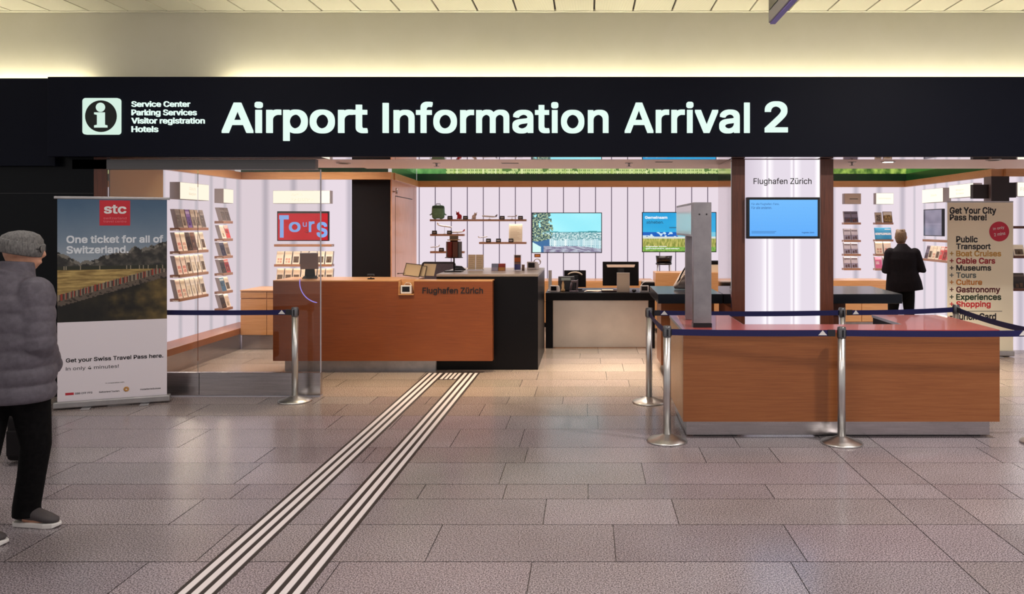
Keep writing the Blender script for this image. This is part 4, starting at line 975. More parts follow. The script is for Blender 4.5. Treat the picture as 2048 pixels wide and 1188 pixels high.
# --- main back wall: ledges and what stands on them
D = DB; F13 = D - .13; F06 = D - .07
def wl(label, a, b, y): return ledge(label, (XC(a, b, F13), D, Z(y, F13)), X(b, F13) - X(a, F13), 0)
wl('longest upper ledge of souvenirs on the main back wall', 859.5, 1052.5, 438.5)
wl('second ledge down in the left column of the souvenir wall', 860, 928, 468)
wl('lowest ledge in the left column behind the leaflet carousel', 860, 928, 502.5)
wl('lower ledge in the right column of the souvenir wall', 958, 1052.5, 484)
zt, z2, z3, z4 = Z(438.5, F13) + .0005, Z(468, F13) + .0005, Z(502.5, F13) + .0005, Z(484, F13) + .0005
def card(label, px, z, wdt=.085, h=.06):
    t = thing('name_card', label, 'card', (X(px, F06 - .04), F06 - .04, z), 'small dark name cards on the souvenir wall')
    obj('card', MB().hexa([(-wdt/2, -.03, 0), (wdt/2, -.03, 0), (wdt/2, .03, 0), (-wdt/2, .03, 0), (-wdt/2, -.006, h), (wdt/2, -.006, h), (wdt/2, .0, h), (-wdt/2, .0, h)]), M['matte_black'], t, local=True)
    obj('print', MB().hexa([(-wdt*.33, -.0266, .012), (wdt*.33, -.0266, .012), (wdt*.33, -.0256, .012), (-wdt*.33, -.0256, .012), (-wdt*.33, -.0146, .042), (wdt*.33, -.0146, .042), (wdt*.33, -.0136, .042), (-wdt*.33, -.0136, .042)]), mat('card_print', rgb(120, 108, 104), .5), t, local=True)
for (px, z, l) in ((900, zt, 'name card right of the green suitcase'), (931, zt, 'name card right of the red soft toy'), (1004.5, zt, 'name card between the two model planes on the upper ledge'), (1041, zt, 'last name card on the right of the upper ledge'), (869, z2, 'name card on the left of the second left ledge'), (899, z2, 'name card beside the large plane on the second left ledge'), (883, z3, 'name card on the lowest left ledge'), (977, z4, 'first name card on the lower right ledge, beside a plane'), (997, z4, 'middle name card on the lower right ledge'), (1022, z4, 'name card in front of the cream certificate')):
    card(l, px, z)
# toy suitcase
t = thing('toy_suitcase', 'rounded green toy suitcase on the left of the upper ledge', 'suitcase', (X(876.5, F06), F06, zt))
gm = noisy('green_plush', rgb(98, 140, 112), rgb(112, 156, 126), 20, .7)
obj('body', MB().tube([(0, 0, .012), (0, 0, .03), (0, 0, .10), (0, 0, .20), (0, 0, .235), (0, 0, .25)], [(.09, .03), (.108, .045), (.118, .05), (.112, .048), (.10, .04), (.07, .025)], 24, side=(1, 0, 0), power=.7), gm, t, local=True)
obj('band', MB().tube([(0, 0, .196), (0, 0, .2405)], [(.1145, .050), (.103, .0435)], 24, side=(1, 0, 0), power=.7), mat('green_band', rgb(64, 98, 80), .7), t, local=True)
obj('handle', MB().tube([(-.035, 0, .245), (-.035, 0, .275), (.035, 0, .275), (.035, 0, .245)], .007, 8), M['matte_black'], t, local=True)
for s in (-1, 1):
    obj('arm', MB().tube([(s*.112, -.01, .10), (s*.14, -.02, .075), (s*.152, -.02, .085)], [.012, .010, .006], 8), gm, t, local=True)
    obj('foot', MB().ball((s*.055, -.012, .0125), (.03, .035, .012)), gm, t, local=True)
def soft_toy(label, px, z, colr, face, s=1.0, flip=1):
    t = thing('soft_toy', label, 'soft toy', (X(px, F06), F06, z)); mt = noisy('plush', rgb(*colr), rgb(*[min(255, c + 20) for c in colr]), 40, .9)
    body = MB().ball((0, 0, .055*s), (.05*s, .045*s, .055*s)).ball((-.035*s*flip, -.012*s, .115*s), (.036*s, .034*s, .034*s))
    for a in (-1, 1): body.tube([(-.035*s*flip + a*.018*s, 0, .135*s), (-.045*s*flip + a*.03*s, .005, .168*s)], [.012*s, .006*s], 8).ball((a*.035*s, -.035*s, .018*s), (.02*s, .03*s, .017*s))
    obj('body', fuse(body, .006*s, 2), mt, t, local=True).data.materials.append(mt)
    obj('muzzle', MB().ball((-.05*s*flip, -.042*s, .108*s), (.016*s, .014*s, .013*s)), mat('muzzle', rgb(*face), .8), t, local=True)
    for a in (-1, 1): obj('eye', MB().ball((-.035*s*flip + a*.013*s, -.042*s, .124*s), .004*s, 8, 6), M['black'], t, local=True)
soft_toy('red soft toy animal on the upper ledge', 919, zt, (170, 34, 40), (110, 24, 30), .85)
soft_toy('cream soft toy animal on the upper ledge', 948, zt, (190, 170, 158), (150, 130, 120), .75, -1)
def plane(label, px, z, ln, tilt, trim, flip=1, lift=.05):
    t = thing('model_plane', label, 'model plane', (X(px, F06), F06, z), 'model aeroplanes on the souvenir wall')
    Mx = Matrix.Translation((0, 0, lift)) @ Matrix.Rotation(R(tilt)*flip, 4, 'Y') @ Matrix.Scale(flip, 4, (1, 0, 0))
    h = ln/2; mt = M['white']
    def ob(n, mb, m_): obj(n, mb.move(Mx), m_, t, local=True)
    r = ln*.052
    ob('fuselage', MB().tube([(-h, 0, 0), (-h*.95, 0, 0), (-h*.8, 0, 0), (h*.5, 0, 0), (h*.85, 0, r*.3), (h, 0, r*.6)], [r*.2, r*.65, r, r, r*.55, r*.15], 12), mt)
    for s in (-1, 1):
        p = [(-h*.15, s*r*.6, -r*.4), (h*.18, s*r*.6, -r*.4), (h*.42, s*h*.36, r*.1), (h*.30, s*h*.36, r*.1)]
        if s < 0: p = p[::-1]
        ob('wing', MB().hexa(p + [(a, b, c + .004) for a, b, c in p]), mt)
        q = [(h*.72, s*r*.3, r*.3), (h*.92, s*r*.3, r*.3), (h*1.0, s*h*.16, r*.4), (h*.9, s*h*.16, r*.4)]
        if s < 0: q = q[::-1]
        ob('tailplane', MB().hexa(q + [(a, b, c + .003) for a, b, c in q]), mt)
    ob('tail_fin', MB().prism([(h*.66, r*.5), (h*.98, r*.5), (h*1.06, r*.5 + ln*.14), (h*.94, r*.5 + ln*.14)], 'y', -.003, .003), mat('fin_colour', rgb(*trim), .4))
    obj('stand', MB().tube([(0, 0, .004), (0, 0, lift - r*.5)], .003, 6).lathe([(.024, 0), (.022, .005)], 0, 0, 16), M['alu'], t, local=True)
plane('dark-bellied model plane in the middle of the upper ledge', 979, zt, .27, 4, (120, 110, 125), 1, .05)
plane('small white model plane on the right of the upper ledge', 1024, zt, .17, 0, (180, 150, 120), 1, .05)
plane('white model plane tilted nose-down on the second left ledge, upper one', 889, z2, .27, -8, (230, 225, 220), -1, .14)
plane('white model plane with a red fin on the right of the second left ledge', 915, z2, .26, -3, (196, 30, 40), 1, .035)
plane('white model plane on the lowest left ledge', 870, z3, .17, -6, (225, 220, 215), 1, .075)
plane('white model plane on the lower right ledge', 966, z4, .17, 8, (225, 215, 205), -1, .085)
t = thing('certificate', 'cream printed certificate standing on the lower right ledge', 'certificate', (X(1031, F06), F06, z4))
mm = MB().box(-.12, .12, 0, .012, .002, .325); obj('board', mm.move(Matrix.Rotation(-R(8), 4, 'X')), M['cream'], t, local=True)
lb = MB()
for k in range(9): lb.box(-.095, .095 - .03*(k % 3), -.0012, -.0002, .05 + .028*k, .056 + .028*k)
obj('text', lb.move(Matrix.Rotation(-R(8), 4, 'X')), mat('beige_ink', rgb(196, 170, 140), .6), t, local=True)
for (px, z, l) in ((901.5, z3 , 'tilted grey photo card above the leaflet carousel'),):
    t = thing('photo_card', l, 'card', (X(901.5, F06), F06, z + .0))
    obj('board', MB().box(-.05, .05, -.004, .004, .0, .075).move(Matrix.Rotation(-R(10), 4, 'X')), mat('photo_grey', rgb(110, 112, 108), .5), t, local=True)
    obj('print', MB().box(-.038, .038, -.0055, -.0045, .012, .062).move(Matrix.Rotation(-R(10), 4, 'X')), mat('photo_light', rgb(170, 168, 158), .5), t, local=True)
t = thing('wall_plate', 'small framed orange picture on the wall under the city panorama screen', 'picture', (X(1075, D), D, Z(514.5, D)))
obj('frame', MB().box(-.055, .055, -.02, -.002, 0, .06), M['brown_'] if 'brown_' in M else M['wood_dark'], t, local=True)
obj('print', MB().box(-.04, .04, -.0215, -.0205, .012, .048), mat('orange_print', rgb(206, 130, 60), .5), t, local=True)
# ceiling fittings of the soffit
for k, (px, py, nm) in enumerate(((873, 326, 'above the souvenir wall'), (1258, 326, 'above the gap between the two wall screens'), (1704, 324, 'just right of the pillar'))):
    dd = F*.69/(py - CYP) * -1
    t = thing('ceiling_sprinkler', 'small sprinkler head under the soffit, %s' % nm, 'sprinkler', (X(px, dd), dd, SO), 'soffit sprinklers')
    obj('rose', MB().lathe([(.045, -.004), (.045, -.0002)], 0, 0, 20), M['alu'], t, local=True)
    obj('head', MB().lathe([(.03, -.04), (.03, -.037)], 0, 0, 16).lathe([(.008, -.037), (.014, -.0041)], 0, 0, 10), M['steel'], t, local=True)
for (px, py, nm) in ((1020, 326, 'above the right ledges of souvenirs'), (1328, 323.5, 'above the airport screen')):
    dd = F*.69/(CYP - py)
    t = thing('ceiling_vent', 'dark slot vent in the soffit, %s' % nm, 'vent', (X(px, dd), dd, SO), 'soffit slot vents')
    obj('slot', MB().box(-.09, .09, -.03, .03, -.004, -.0003), M['seam'], t, local=True)
    obj('rim', MB().box(-.095, .095, .0301, .034, -.005, -.0003).box(-.095, .095, -.034, -.0301, -.005, -.0003), M['alu'], t, local=True)
for (px, py, nm) in ((1776, 323, 'above the leaflet columns'), (1987, 319.5, 'by the dark column'), (687, 326, 'beside the glass screen')):
    dd = F*.69/(CYP - py)
    t = thing('ceiling_spotlight', 'recessed soffit spotlight, %s' % nm, 'spotlight', (X(px, dd), dd, SO), 'soffit spotlights')
    obj('rim', MB().lathe([(.075, -.008), (.08, -.0002)], 0, 0, 24), M['alu'], t, local=True)
    obj('lens', MB().lathe([(.055, -.0095), (.055, -.0081)], 0, 0, 20), M['strip'] if px == 1776 else M['seam'], t, local=True)

# ================================================================== THINGS ON THE COUNTERS
def terminal(label, loc, rz=0, cable=None, s=1.0):
    t = thing('payment_terminal', label, 'payment terminal', loc, 'white payment terminals on the counters', rz)
    a = .062*s
    body = [(-.05*s, 0), (.055*s, 0), (.055*s, .03*s), (.02*s, .088*s), (-.05*s, .098*s)]       # y, z side profile
    obj('body', MB().prism([(y, z + .0005) for y, z in body], 'x', -a, a), M['white'], t, .008, True, 3)
    obj('screen', MB().hexa([(-a*.68, -.0515*s, .024*s), (a*.68, -.0515*s, .024*s), (a*.68, -.0505*s, .024*s), (-a*.68, -.0505*s, .024*s), (-a*.68, -.0515*s, .083*s), (a*.68, -.0515*s, .083*s), (a*.68, -.0505*s, .083*s), (-a*.68, -.0505*s, .083*s)]), M['black'], t, local=True)
    if cable: obj('cable', MB().tube(cable, .004, 6), M['white'], t, local=True)
    return t
terminal('white payment terminal with a looped cable in the wooden counter niche', (X(814, WD + .06), WD + .055, nz0 + .0005), 0, [(-.03, .055, .04), (-.05, .058, .09), (-.02, .055, .125), (.03, .05, .12), (.052, .03, .085), (.05, .01, .07)], 1.05)
terminal('white payment terminal at the right end of the dark cabinet top', (X(1066, 10.75), 10.75, dz), R(-18), None, 1.1)
terminal('white payment terminal at the left end of the service desk', (X(1110, 11.55), 11.55, DTZ + .0005), R(-20), None, 1.0)
terminal('white payment terminal at the right end of the service desk', (X(1288.5, 11.55), 11.55, DTZ + .0005), 0, [(-.05, .0, .09), (-.02, .0, .13), (.02, .01, .15), (.0, .03, .17)], 1.0)

def slab(t, name, pts8, m, bevel=.003): return obj(name, MB().hexa(pts8), m, t, bevel, True)
def tilt_box(w_, h_, th, ang, z0):      # upright slab of width w_, height h_ leaning back by ang degrees
    return MB().box(-w_/2, w_/2, 0, th, 0, h_).move(Matrix.Translation((0, 0, z0)) @ Matrix.Rotation(R(-ang), 4, 'X'))
ctop = wz1 + .0145
# tilted till monitor seen from the back at the left end of the counter
t = thing('till_monitor', 'grey tilted till monitor seen from behind at the left end of the wooden counter', 'monitor', (X(620, 9.85), 9.85, ctop), None, R(14))
obj('base', MB().hexa([(-.09, -.08, .0005), (.09, -.08, .0005), (.09, .10, .0005), (-.09, .10, .0005), (-.07, -.05, .03), (.07, -.05, .03), (.07, .06, .03), (-.07, .06, .03)]), M['matte_black'], t, .004, True)
obj('neck', MB().hexa([(-.06, -.02, .03), (.06, -.02, .03), (.06, .05, .03), (-.06, .05, .03), (-.05, -.055, .16), (.05, -.055, .16), (.05, .0, .16), (-.05, .0, .16)]), M['matte_black'], t, .004, True)
obj('housing', MB().box(-.105, .105, 0, .028, 0, .21).move(Matrix.Translation((0, -.085, .115)) @ Matrix.Rotation(R(18), 4, 'X')), mat('till_grey', rgb(120, 108, 112), .4), t, .006, True)
obj('screen', MB().box(-.095, .095, .0285, .0295, .01, .20).move(Matrix.Translation((0, -.085, .115)) @ Matrix.Rotation(R(18), 4, 'X')), M['black'], t, local=True)
t = thing('desk_microphone', 'small black desk microphone on the wooden counter below the black door', 'microphone', (X(742, 9.7), 9.7, ctop))
obj('base', MB().lathe([(.045, .0005), (.04, .012)], 0, 0, 16), M['matte_black'], t, local=True)
obj('stem', MB().tube([(0, 0, .0121), (0, -.01, .04)], .006, 8), M['steel'], t, local=True)
obj('head', MB().box(-.04, .04, -.03, .01, .04, .062), M['black'], t, .004, True)
# flip-panel display stand
t = thing('display_stand', 'tilted flip-panel stand of framed beige sheets on the wooden counter', 'display stand', (X(832, 9.86), 9.86, ctop), None, R(-12))
fr = mat('stand_frame', rgb(70, 56, 48), .4, .4); sheet = mat('beige_sheet', rgb(206, 186, 150), .6)
for k, (dx, ang, dzr, wd_) in enumerate(((-.06, 22, 0, .21), (.0, 22, 8, .20), (.13, 18, -16, .19))):
    Mx = Matrix.Translation((dx, -.02 + .035*k, .018)) @ Matrix.Rotation(R(dzr), 4, 'Z') @ Matrix.Rotation(R(-ang), 4, 'X') @ Matrix.Rotation(R(6 if k < 2 else 0), 4, 'Y')
    f = obj('panel', MB().box(-wd_/2, wd_/2, 0, .006, .012, .165 - .02*(k == 1)).move(Mx), sheet if k else sheet, t, .001, True)
    if k < 2:
        mb = MB()
        for (a, b, c, d_) in ((-wd_/2 - .004, -wd_/2 + .003, .008, .17 - .02*k), (wd_/2 - .003, wd_/2 + .004, .008, .17 - .02*k), (-wd_/2 + .0031, wd_/2 - .0031, .008, .015), (-wd_/2 + .0031, wd_/2 - .0031, .163 - .02*k, .17 - .02*k)): mb.box(a, b, -.004, .0095, c, d_)
        obj('frame', mb.move(Mx), fr, f, local=True)
obj('rod', MB().tube([(-.24, .0, .055), (-.14, .0, .06)], .005, 8).ball((-.24, 0, .055), .009, 10, 6), fr, t, local=True)
# office chair behind the dark cabinet
t = thing('office_chair', 'dark mesh-backed office chair behind the counter, its back showing', 'chair', (X(877, 11.75), 11.75, 0))
dk = mat('chair_rim', rgb(38, 32, 36), .5); msh = noisy('chair_mesh', rgb(84, 74, 82), rgb(96, 86, 94), 90, .7)
rr = round_rect(-.25, .25, .62, 1.22, .05); ri = round_rect(-.225, .225, .645, 1.19, .035)
obj('back_frame', MB().prism(rr, 'y', .0, .03), dk, t, .004, True)
obj('back_mesh', MB().prism(ri, 'y', -.006, -.0005).prism(ri, 'y', .0305, .036), msh, t, local=True)
obj('seat', MB().prism([(-.24, -.02), (.24, -.02), (.25, -.10), (.24, -.46), (-.24, -.46), (-.25, -.10)][::-1], 'z', .45, .52), dk, t, .02, True, 3)
obj('column', MB().tube([(0, -.24, .10), (0, -.24, .4495)], .03, 12), M['steel'], t, local=True)
for k in range(5):
    a = 2*math.pi*k/5; lg = obj('leg', MB().tube([(.03*math.cos(a), -.24 + .03*math.sin(a), .11), (.28*math.cos(a), -.24 + .28*math.sin(a), .07)], [.025, .016], 8), dk, t, local=True)
    obj('caster', MB().ball((.28*math.cos(a), -.24 + .28*math.sin(a), .028), .028, 10, 6), M['rubber'], lg, local=True)
for s in (-1, 1):
    obj('armrest', MB().tube([(s*.25, -.06, .52), (s*.29, -.10, .70), (s*.29, -.12, .73), (s*.29, -.36, .73)], [.02, .02, .024, .02], 8), dk, t, local=True)
obj('spine', MB().box(-.04, .04, .0365, .06, .50, .9).box(-.04, .04, -.10, .06, .47, .499), dk, t, local=True)
# leaflet carousel on the dark cabinet
kx, ky = X(908, 10.25), 10.25
t = thing('leaflet_carousel', 'black pole carousel of brown-red leaflets on the dark cabinet', 'display stand', (kx, ky, dz))
obj('base', MB().box(-.11, .11, -.10, .10, .0005, .014), M['black'], t, .004, True)
obj('pole', MB().tube([(0, 0, .0141), (0, 0, .40)], .010, 12), M['black'], t, local=True)
obj('drum', MB().lathe([(.05, .185), (.05, .40)], 0, 0, 16), mat('drum_brown', rgb(88, 44, 26), .5), t, local=True)
obj('rim', MB().lathe([(.115, .176), (.115, .184)], 0, 0, 24), M['black'], t, local=True)
obj('top_plate', MB().lathe([(.085, .4005), (.085, .412)], 0, 0, 24), mat('plate_tan', rgb(196, 160, 116), .5), t, local=True)
obj('card_holder', MB().box(-.055, .055, -.008, .008, .4125, .46), mat('holder_olive', rgb(126, 110, 84), .5), t, .002, True)
cl_ = [('red', (120, 34, 26)), ('brown', (104, 52, 28)), ('grey-black', (96, 92, 90)), ('dark red', (90, 28, 22)), ('tan', (150, 100, 64)), ('mauve', (130, 110, 120)), ('rust', (140, 62, 30)), ('grey', (120, 110, 106))]
for k, (nm, c) in enumerate(cl_):
    a = 2*math.pi*(k + .2)/8 - 2.2
    o = obj('leaflet', MB().box(-.032, .032, -.012, .012, 0, .20), mat('leaflet_%s' % nm, rgb(*c), .5), None, .002)
    o.location = (kx + .085*math.cos(a), ky + .085*math.sin(a), dz + .1845); o.rotation_euler = (0, 0, a + math.pi/2)
    tag(o, '%s leaflet standing in the black carousel' % nm, 'leaflet', 'leaflets in the carousel')
t = thing('stapler', 'black stapler beside the leaflet carousel on the dark cabinet', 'stapler', (X(919, 10.6), 10.6, dz), None, R(10))
obj('base', MB().box(-.08, .08, -.02, .02, .0005, .016), M['matte_black'], t, .004, True)
obj('arm', MB().hexa([(-.075, -.018, .018), (.07, -.018, .018), (.07, .018, .018), (-.075, .018, .018), (-.07, -.015, .062), (.03, -.015, .054), (.03, .015, .054), (-.07, .015, .062)]), M['black'], t, .005, True)
# acrylic holder with two cream sheets, leaflet boxes, tall leaflet, pen cup
t = thing('sheet_holder', 'clear holder with two cream text sheets on the dark cabinet', 'leaflet holder', (X(951, 10.6), 10.6, dz))
obj('base', MB().box(-.11, .11, -.04, .06, .0005, .006), M['glass'], t, local=True)
for s in (-1, 1):
    p = obj('sheet', tilt_box(.10, .20, .004, 10, .0065).move(Matrix.Translation((s*.052, 0, 0))), mat('sheet_cream', rgb(244, 226, 190), .6), t, local=True)
    lb = MB()
    for k in range(6): lb.box(-.035, .035 - .012*(k % 2), -.0012, -.0002, .03 + .026*k, .036 + .026*k)
    obj('text', lb.move(Matrix.Translation((s*.052, 0, .0065)) @ Matrix.Rotation(R(-10), 4, 'X')), mat('sheet_ink', rgb(214, 190, 150), .6), p, local=True)
for (px, nm, c1, c2, l) in ((990, 'blue', (146, 160, 186), (176, 176, 200), 'small blue and lilac leaflet box on the dark cabinet'), (1004, 'red', (170, 70, 66), (206, 150, 76), 'small red and amber leaflet box on the dark cabinet')):
    t = thing('leaflet_box', l, 'leaflet box', (X(px, 10.5), 10.5, dz), 'pair of leaflet boxes on the dark cabinet')
    obj('box', MB().hexa([(-.043, -.05, .0005), (.043, -.05, .0005), (.043, .05, .0005), (-.043, .05, .0005), (-.043, -.01, .09), (.043, -.01, .09), (.043, .05, .09), (-.043, .05, .09)]), mat('box_' + nm, rgb(*c1), .5), t, local=True)
    obj('lower_print', MB().hexa([(-.042, -.0512, .004), (.042, -.0512, .004), (.042, -.0505, .004), (-.042, -.0505, .004), (-.042, -.0332, .044), (.042, -.0332, .044), (.042, -.0325, .044), (-.042, -.0325, .044)]), mat('box_low_' + nm, rgb(*c2), .5), t, local=True)
t = thing('tall_leaflet', 'tall narrow leaflet striped orange and blue in a clear holder on the dark cabinet', 'leaflet', (X(1035, 10.55), 10.55, dz))
obj('holder', MB().box(-.055, .055, -.03, .03, .0005, .006).box(-.055, .055, .026, .03, .006, .21), M['glass'], t, local=True)
sv = ORG[t.name]; ORG[t.name] = Vector((0, 0, 0))
obj('card', MB().box(-.042, .042, .0, .02, .0065, .20), M['cream'], t, local=True)
picture('print', (-.042, -.001, .0065), LX, .084, .193, 12, 24, lambda u, v: mixc((60, 66, 130), (110, 110, 170), u + .3*nz(u*6, v*9)) if v < .36 else ((150, 120, 110) if v < .5 else ((196, 104, 44) if .56 < v < .82 else (96, 74, 66))), M['print'], t); ORG[t.name] = sv
t = thing('pen_cup', 'small brown pen cup on the dark cabinet beside the tall leaflet', 'pen cup', (X(1046.5, 10.5), 10.5, dz))
obj('cup', MB().lathe([(.018, .0005), (.02, .075)], 0, 0, 16), mat('cup_brown', rgb(130, 104, 90), .5), t, local=True)
obj('rim', MB().lathe([(.021, .0751), (.021, .079)], 0, 0, 16), M['white'], t, local=True)
t = thing('cord_stand', 'pale coiled cord stand behind the payment terminal on the dark cabinet', 'cord stand', (X(1074, 11.0), 11.0, dz))
obj('foot', MB().lathe([(.045, .0005), (.04, .012)], 0, 0, 20), M['white'], t, local=True)
coil = [(.045*math.cos(a*.5), -.02 + .004*a, .085 + .045*math.sin(a*.5)) for a in range(0, 40)]
obj('coil', MB().tube(coil, .005, 6), mat('cord_grey', rgb(190, 180, 176), .5), t, local=True)
obj('stem', MB().tube([(0, 0, .012), (0, .02, .05)], .006, 8), M['white'], t, local=True)

# service desk things
def at_desk(px, d): return (X(px, d), d, DTZ)
t = thing('leaflet_holder', 'upright clear leaflet holder at the left end of the service desk', 'leaflet holder', at_desk(1100, 11.75))
obj('back', MB().box(-.025, .025, .02, .028, .0005, .30), mat('acrylic_grey', rgb(198, 196, 196), .3), t, local=True)
obj('base', MB().box(-.03, .03, -.03, .02, .0005, .008), M['white'], t, local=True)
def monitor(name, label, px, d, wdt, h, z0, band=True, rz=0):
    t = thing(name, label, 'monitor', at_desk(px, d), None, rz)
    obj('housing', MB().box(-wdt/2, wdt/2, 0, .035, z0, z0 + h).move(Matrix.Rotation(R(-4), 4, 'X')), M['matte_black'], t, .008, True, 3)
    obj('screen', MB().box(-wdt/2 + .012, wdt/2 - .012, .0355, .0365, z0 + .012, z0 + h - .012).move(Matrix.Rotation(R(-4), 4, 'X')), mat('screen_glow_pale', rgb(120, 130, 150), .2, emit=rgb(150, 170, 200), strength=.5), t, local=True)
    obj('foot', MB().prism(round_rect(-.11, .11, -.10, .09, .04), 'z', .0005, .012), M['black'], t, local=True)
    obj('stand', MB().box(-.035, .035, -.045, -.02, .0121, z0 + h*.7).box(-.05, .05, -.0199, -.002, z0 + h*.45, z0 + h*.72), M['black'], t, .004, True)
    return t
t = monitor('desk_monitor', 'large black monitor seen from behind on the service desk', 1241.5, 11.95, .54, .36, .06)
obj('back_band', MB().hexa([(-.20, -.032, .335), (.20, -.032, .335), (.20, -.002, .335), (-.20, -.002, .335), (-.215, -.012, .375), (.215, -.012, .375), (.215, -.002, .375), (-.215, -.002, .375)]), mat('band_tan', rgb(196, 170, 150), .4), t, .004, True)
t = monitor('desk_monitor', 'smaller black monitor with a curved pale handle on the service desk', 1150, 12.05, .33, .255, .03)
arcp = [(.11*math.cos(R(a)), -.025, .195 + .06*math.sin(R(a))) for a in range(15, 170, 12)]
obj('handle', MB().tube(arcp, [(.012, .008)]*len(arcp), 8), mat('handle_beige', rgb(196, 180, 160), .4), t, local=True)
t = thing('receipt_printer', 'black receipt printer in front of the smaller monitor on the service desk', 'printer', at_desk(1133, 11.82))
obj('body', MB().prism([(-.09, .0005), (.06, .0005), (.06, .20), (-.05, .215), (-.09, .15)], 'x', -.12, .12), M['black'], t, .012, True, 3)
obj('panel', MB().hexa([(-.075, -.0885, .155), (.06, -.0885, .155), (.06, -.087, .156), (-.075, -.087, .156), (-.075, -.066, .19), (.06, -.066, .19), (.06, -.0645, .191), (-.075, -.0645, .191)]), mat('panel_green_grey', rgb(86, 96, 90), .4), t, local=True)
t = thing('ornament_bottle', 'small brass figurine-shaped bottle on the service desk', 'ornament', at_desk(1126, 11.6))
obj('body', MB().lathe([(.028, .0005), (.03, .02), (.018, .05), (.02, .10), (.012, .13), (.010, .145)], 0, 0, 16), mat('brass_cream', rgb(206, 170, 120), .3, .3), t, local=True)
obj('cap', MB().lathe([(.013, .1451), (.011, .158)], 0, 0, 12), mat('bronze', rgb(120, 80, 50), .4, .4), t, local=True)
t = thing('barcode_scanner', 'grey barcode scanner on its holder on the service desk', 'scanner', at_desk(1147, 11.55))
gs_ = mat('scanner_grey', rgb(112, 100, 108), .4)
obj('base', MB().box(-.06, .07, -.04, .04, .0005, .018), gs_, t, .006, True)
obj('handle', MB().tube([(-.045, 0, .019), (-.035, 0, .09), (-.02, 0, .135)], [.016, .016, .018], 10), gs_, t, local=True)
obj('head', MB().box(-.035, .06, -.022, .022, .136, .168), gs_, t, .008, True)
obj('holder', MB().hexa([(.035, -.02, .0185), (.065, -.02, .0185), (.065, .02, .0185), (.035, .02, .0185), (.045, -.02, .17), (.068, -.02, .18), (.068, .02, .18), (.045, .02, .17)]), gs_, t, .004, True)
t = thing('paper_pile', 'flat pile of pale papers between the monitors on the service desk', 'paper', at_desk(1184, 11.62))
for k in range(4):
    q = MB().box(-.11, .10, -.06, .06, .0005 + .004*k, .004 + .004*k); q.move(Matrix.Rotation(R(-8 + 7*k), 4, 'Z') @ Matrix.Translation((.012*k, 0, 0))); obj('sheet', q, [M['cream'], M['white'], mat('pinkish_sheet', rgb(206, 170, 156), .6), M['cream']][k], t, local=True)
t = thing('letter_tray', 'dark brown letter tray on the service desk in front of the large monitor', 'tray', at_desk(1218, 11.62))
obj('tray', MB().box(-.11, .13, -.07, .07, .0005, .02), mat('tray_brown', rgb(60, 34, 28), .5), t, .004, True)
obj('paper', MB().box(-.10, .06, -.06, .06, .0205, .026), M['cream'], t, local=True)
t = thing('upright_panel', 'blank cream upright panel on the service desk in front of the large monitor', 'panel', at_desk(1246.5, 11.5))
obj('panel', MB().box(-.088, .088, 0, .012, .0005, .275), mat('panel_cream', rgb(206, 196, 178), .5), t, .003, True)
obj('edge', MB().box(-.092, .092, -.003, .015, .2755, .281).box(-.092, -.0885, -.003, .015, .0005, .275).box(.0885, .092, -.003, .015, .0005, .275), M['white'], t, local=True)
obj('foot', MB().box(-.06, .06, .0125, .09, .0005, .008), M['cream'], t, local=True)
t = thing('computer_mouse', 'dark computer mouse right of the cream panel on the service desk', 'mouse', at_desk(1268, 11.55))
obj('body', MB().tube([(0, -.05, .012), (0, -.04, .018), (0, .0, .022), (0, .04, .018), (0, .05, .012)], [(.012, .006), (.028, .015), (.034, .02), (.030, .017), (.012, .006)], 14, side=(1, 0, 0)), M['matte_black'], t, local=True)
obj('wheel', MB().tube([(-.003, -.03, .034), (.003, -.03, .034)], .006, 10), M['grey_side'], t, local=True)
t = thing('document_scanner', 'dark low document scanner with a pale lid behind the right payment terminal', 'scanner', at_desk(1298, 11.95))
obj('body', MB().box(-.11, .08, -.10, .12, .0005, .11), M['matte_black'], t, .008, True)
obj('lid', MB().box(-.105, .075, -.095, .115, .1105, .13), M['grey_side'], t, .005, True)

# tall cabinet things
zc = tbz + .0005
t = thing('bar_stool', 'black curved stool seat on thin steel legs under the airport screen', 'stool', (X(1327.5, 13.70), 13.70, 0))
zs0 = Z(525.5, 13.75)
sh = MB(); n = 14
for k in range(n + 1):
    a = R(200 + 140*k/n)
    for (r_, z_) in ((.135, zs0), (.15, zs0 + .125), (.138, zs0 + .125), (.123, zs0 + .004)): sh.v.append((r_*math.cos(a), r_*math.sin(a)*.9, z_))
for k in range(n):
    for q in range(4): sh.f.append([k*4 + q, k*4 + (q+1) % 4, (k+1)*4 + (q+1) % 4, (k+1)*4 + q]); sh.m.append(0); sh.sm.append(True)
sh.f += [[3, 2, 1, 0], [n*4, n*4+1, n*4+2, n*4+3]]; sh.m += [0, 0]; sh.sm += [False, False]
obj('back_shell', sh, mat('stool_black', rgb(22, 16, 16), .25), t, local=True)
obj('seat', MB().lathe([(.135, zs0 - .03), (.14, zs0 - .001)], 0, 0, 24), M['black'], t, local=True)
for (sx_, sy_) in ((-1, -1), (1, -1), (1, 1), (-1, 1)):
    obj('leg', MB().tube([(sx_*.10, sy_*.09, zs0 - .031), (sx_*.145, sy_*.13, 0)], .008, 8), M['steel'], t, local=True)
obj('footrest', MB().tube([(.13*math.cos(R(a)), .12*math.sin(R(a)), .38) for a in range(0, 361, 20)], .007, 8), M['steel'], t, local=True)
t = thing('label_printer', 'cream box printer with a dark lid on the taller wooden cabinet', 'printer', (X(1431, 13.2), 13.2, zc))
obj('body', MB().box(-.10, .055, -.10, .12, 0, .125), M['cream'], t, .004, True)
obj('paper_slot', MB().box(.0555, .10, -.10, .12, 0, .125), M['matte_black'], t, .003, True)
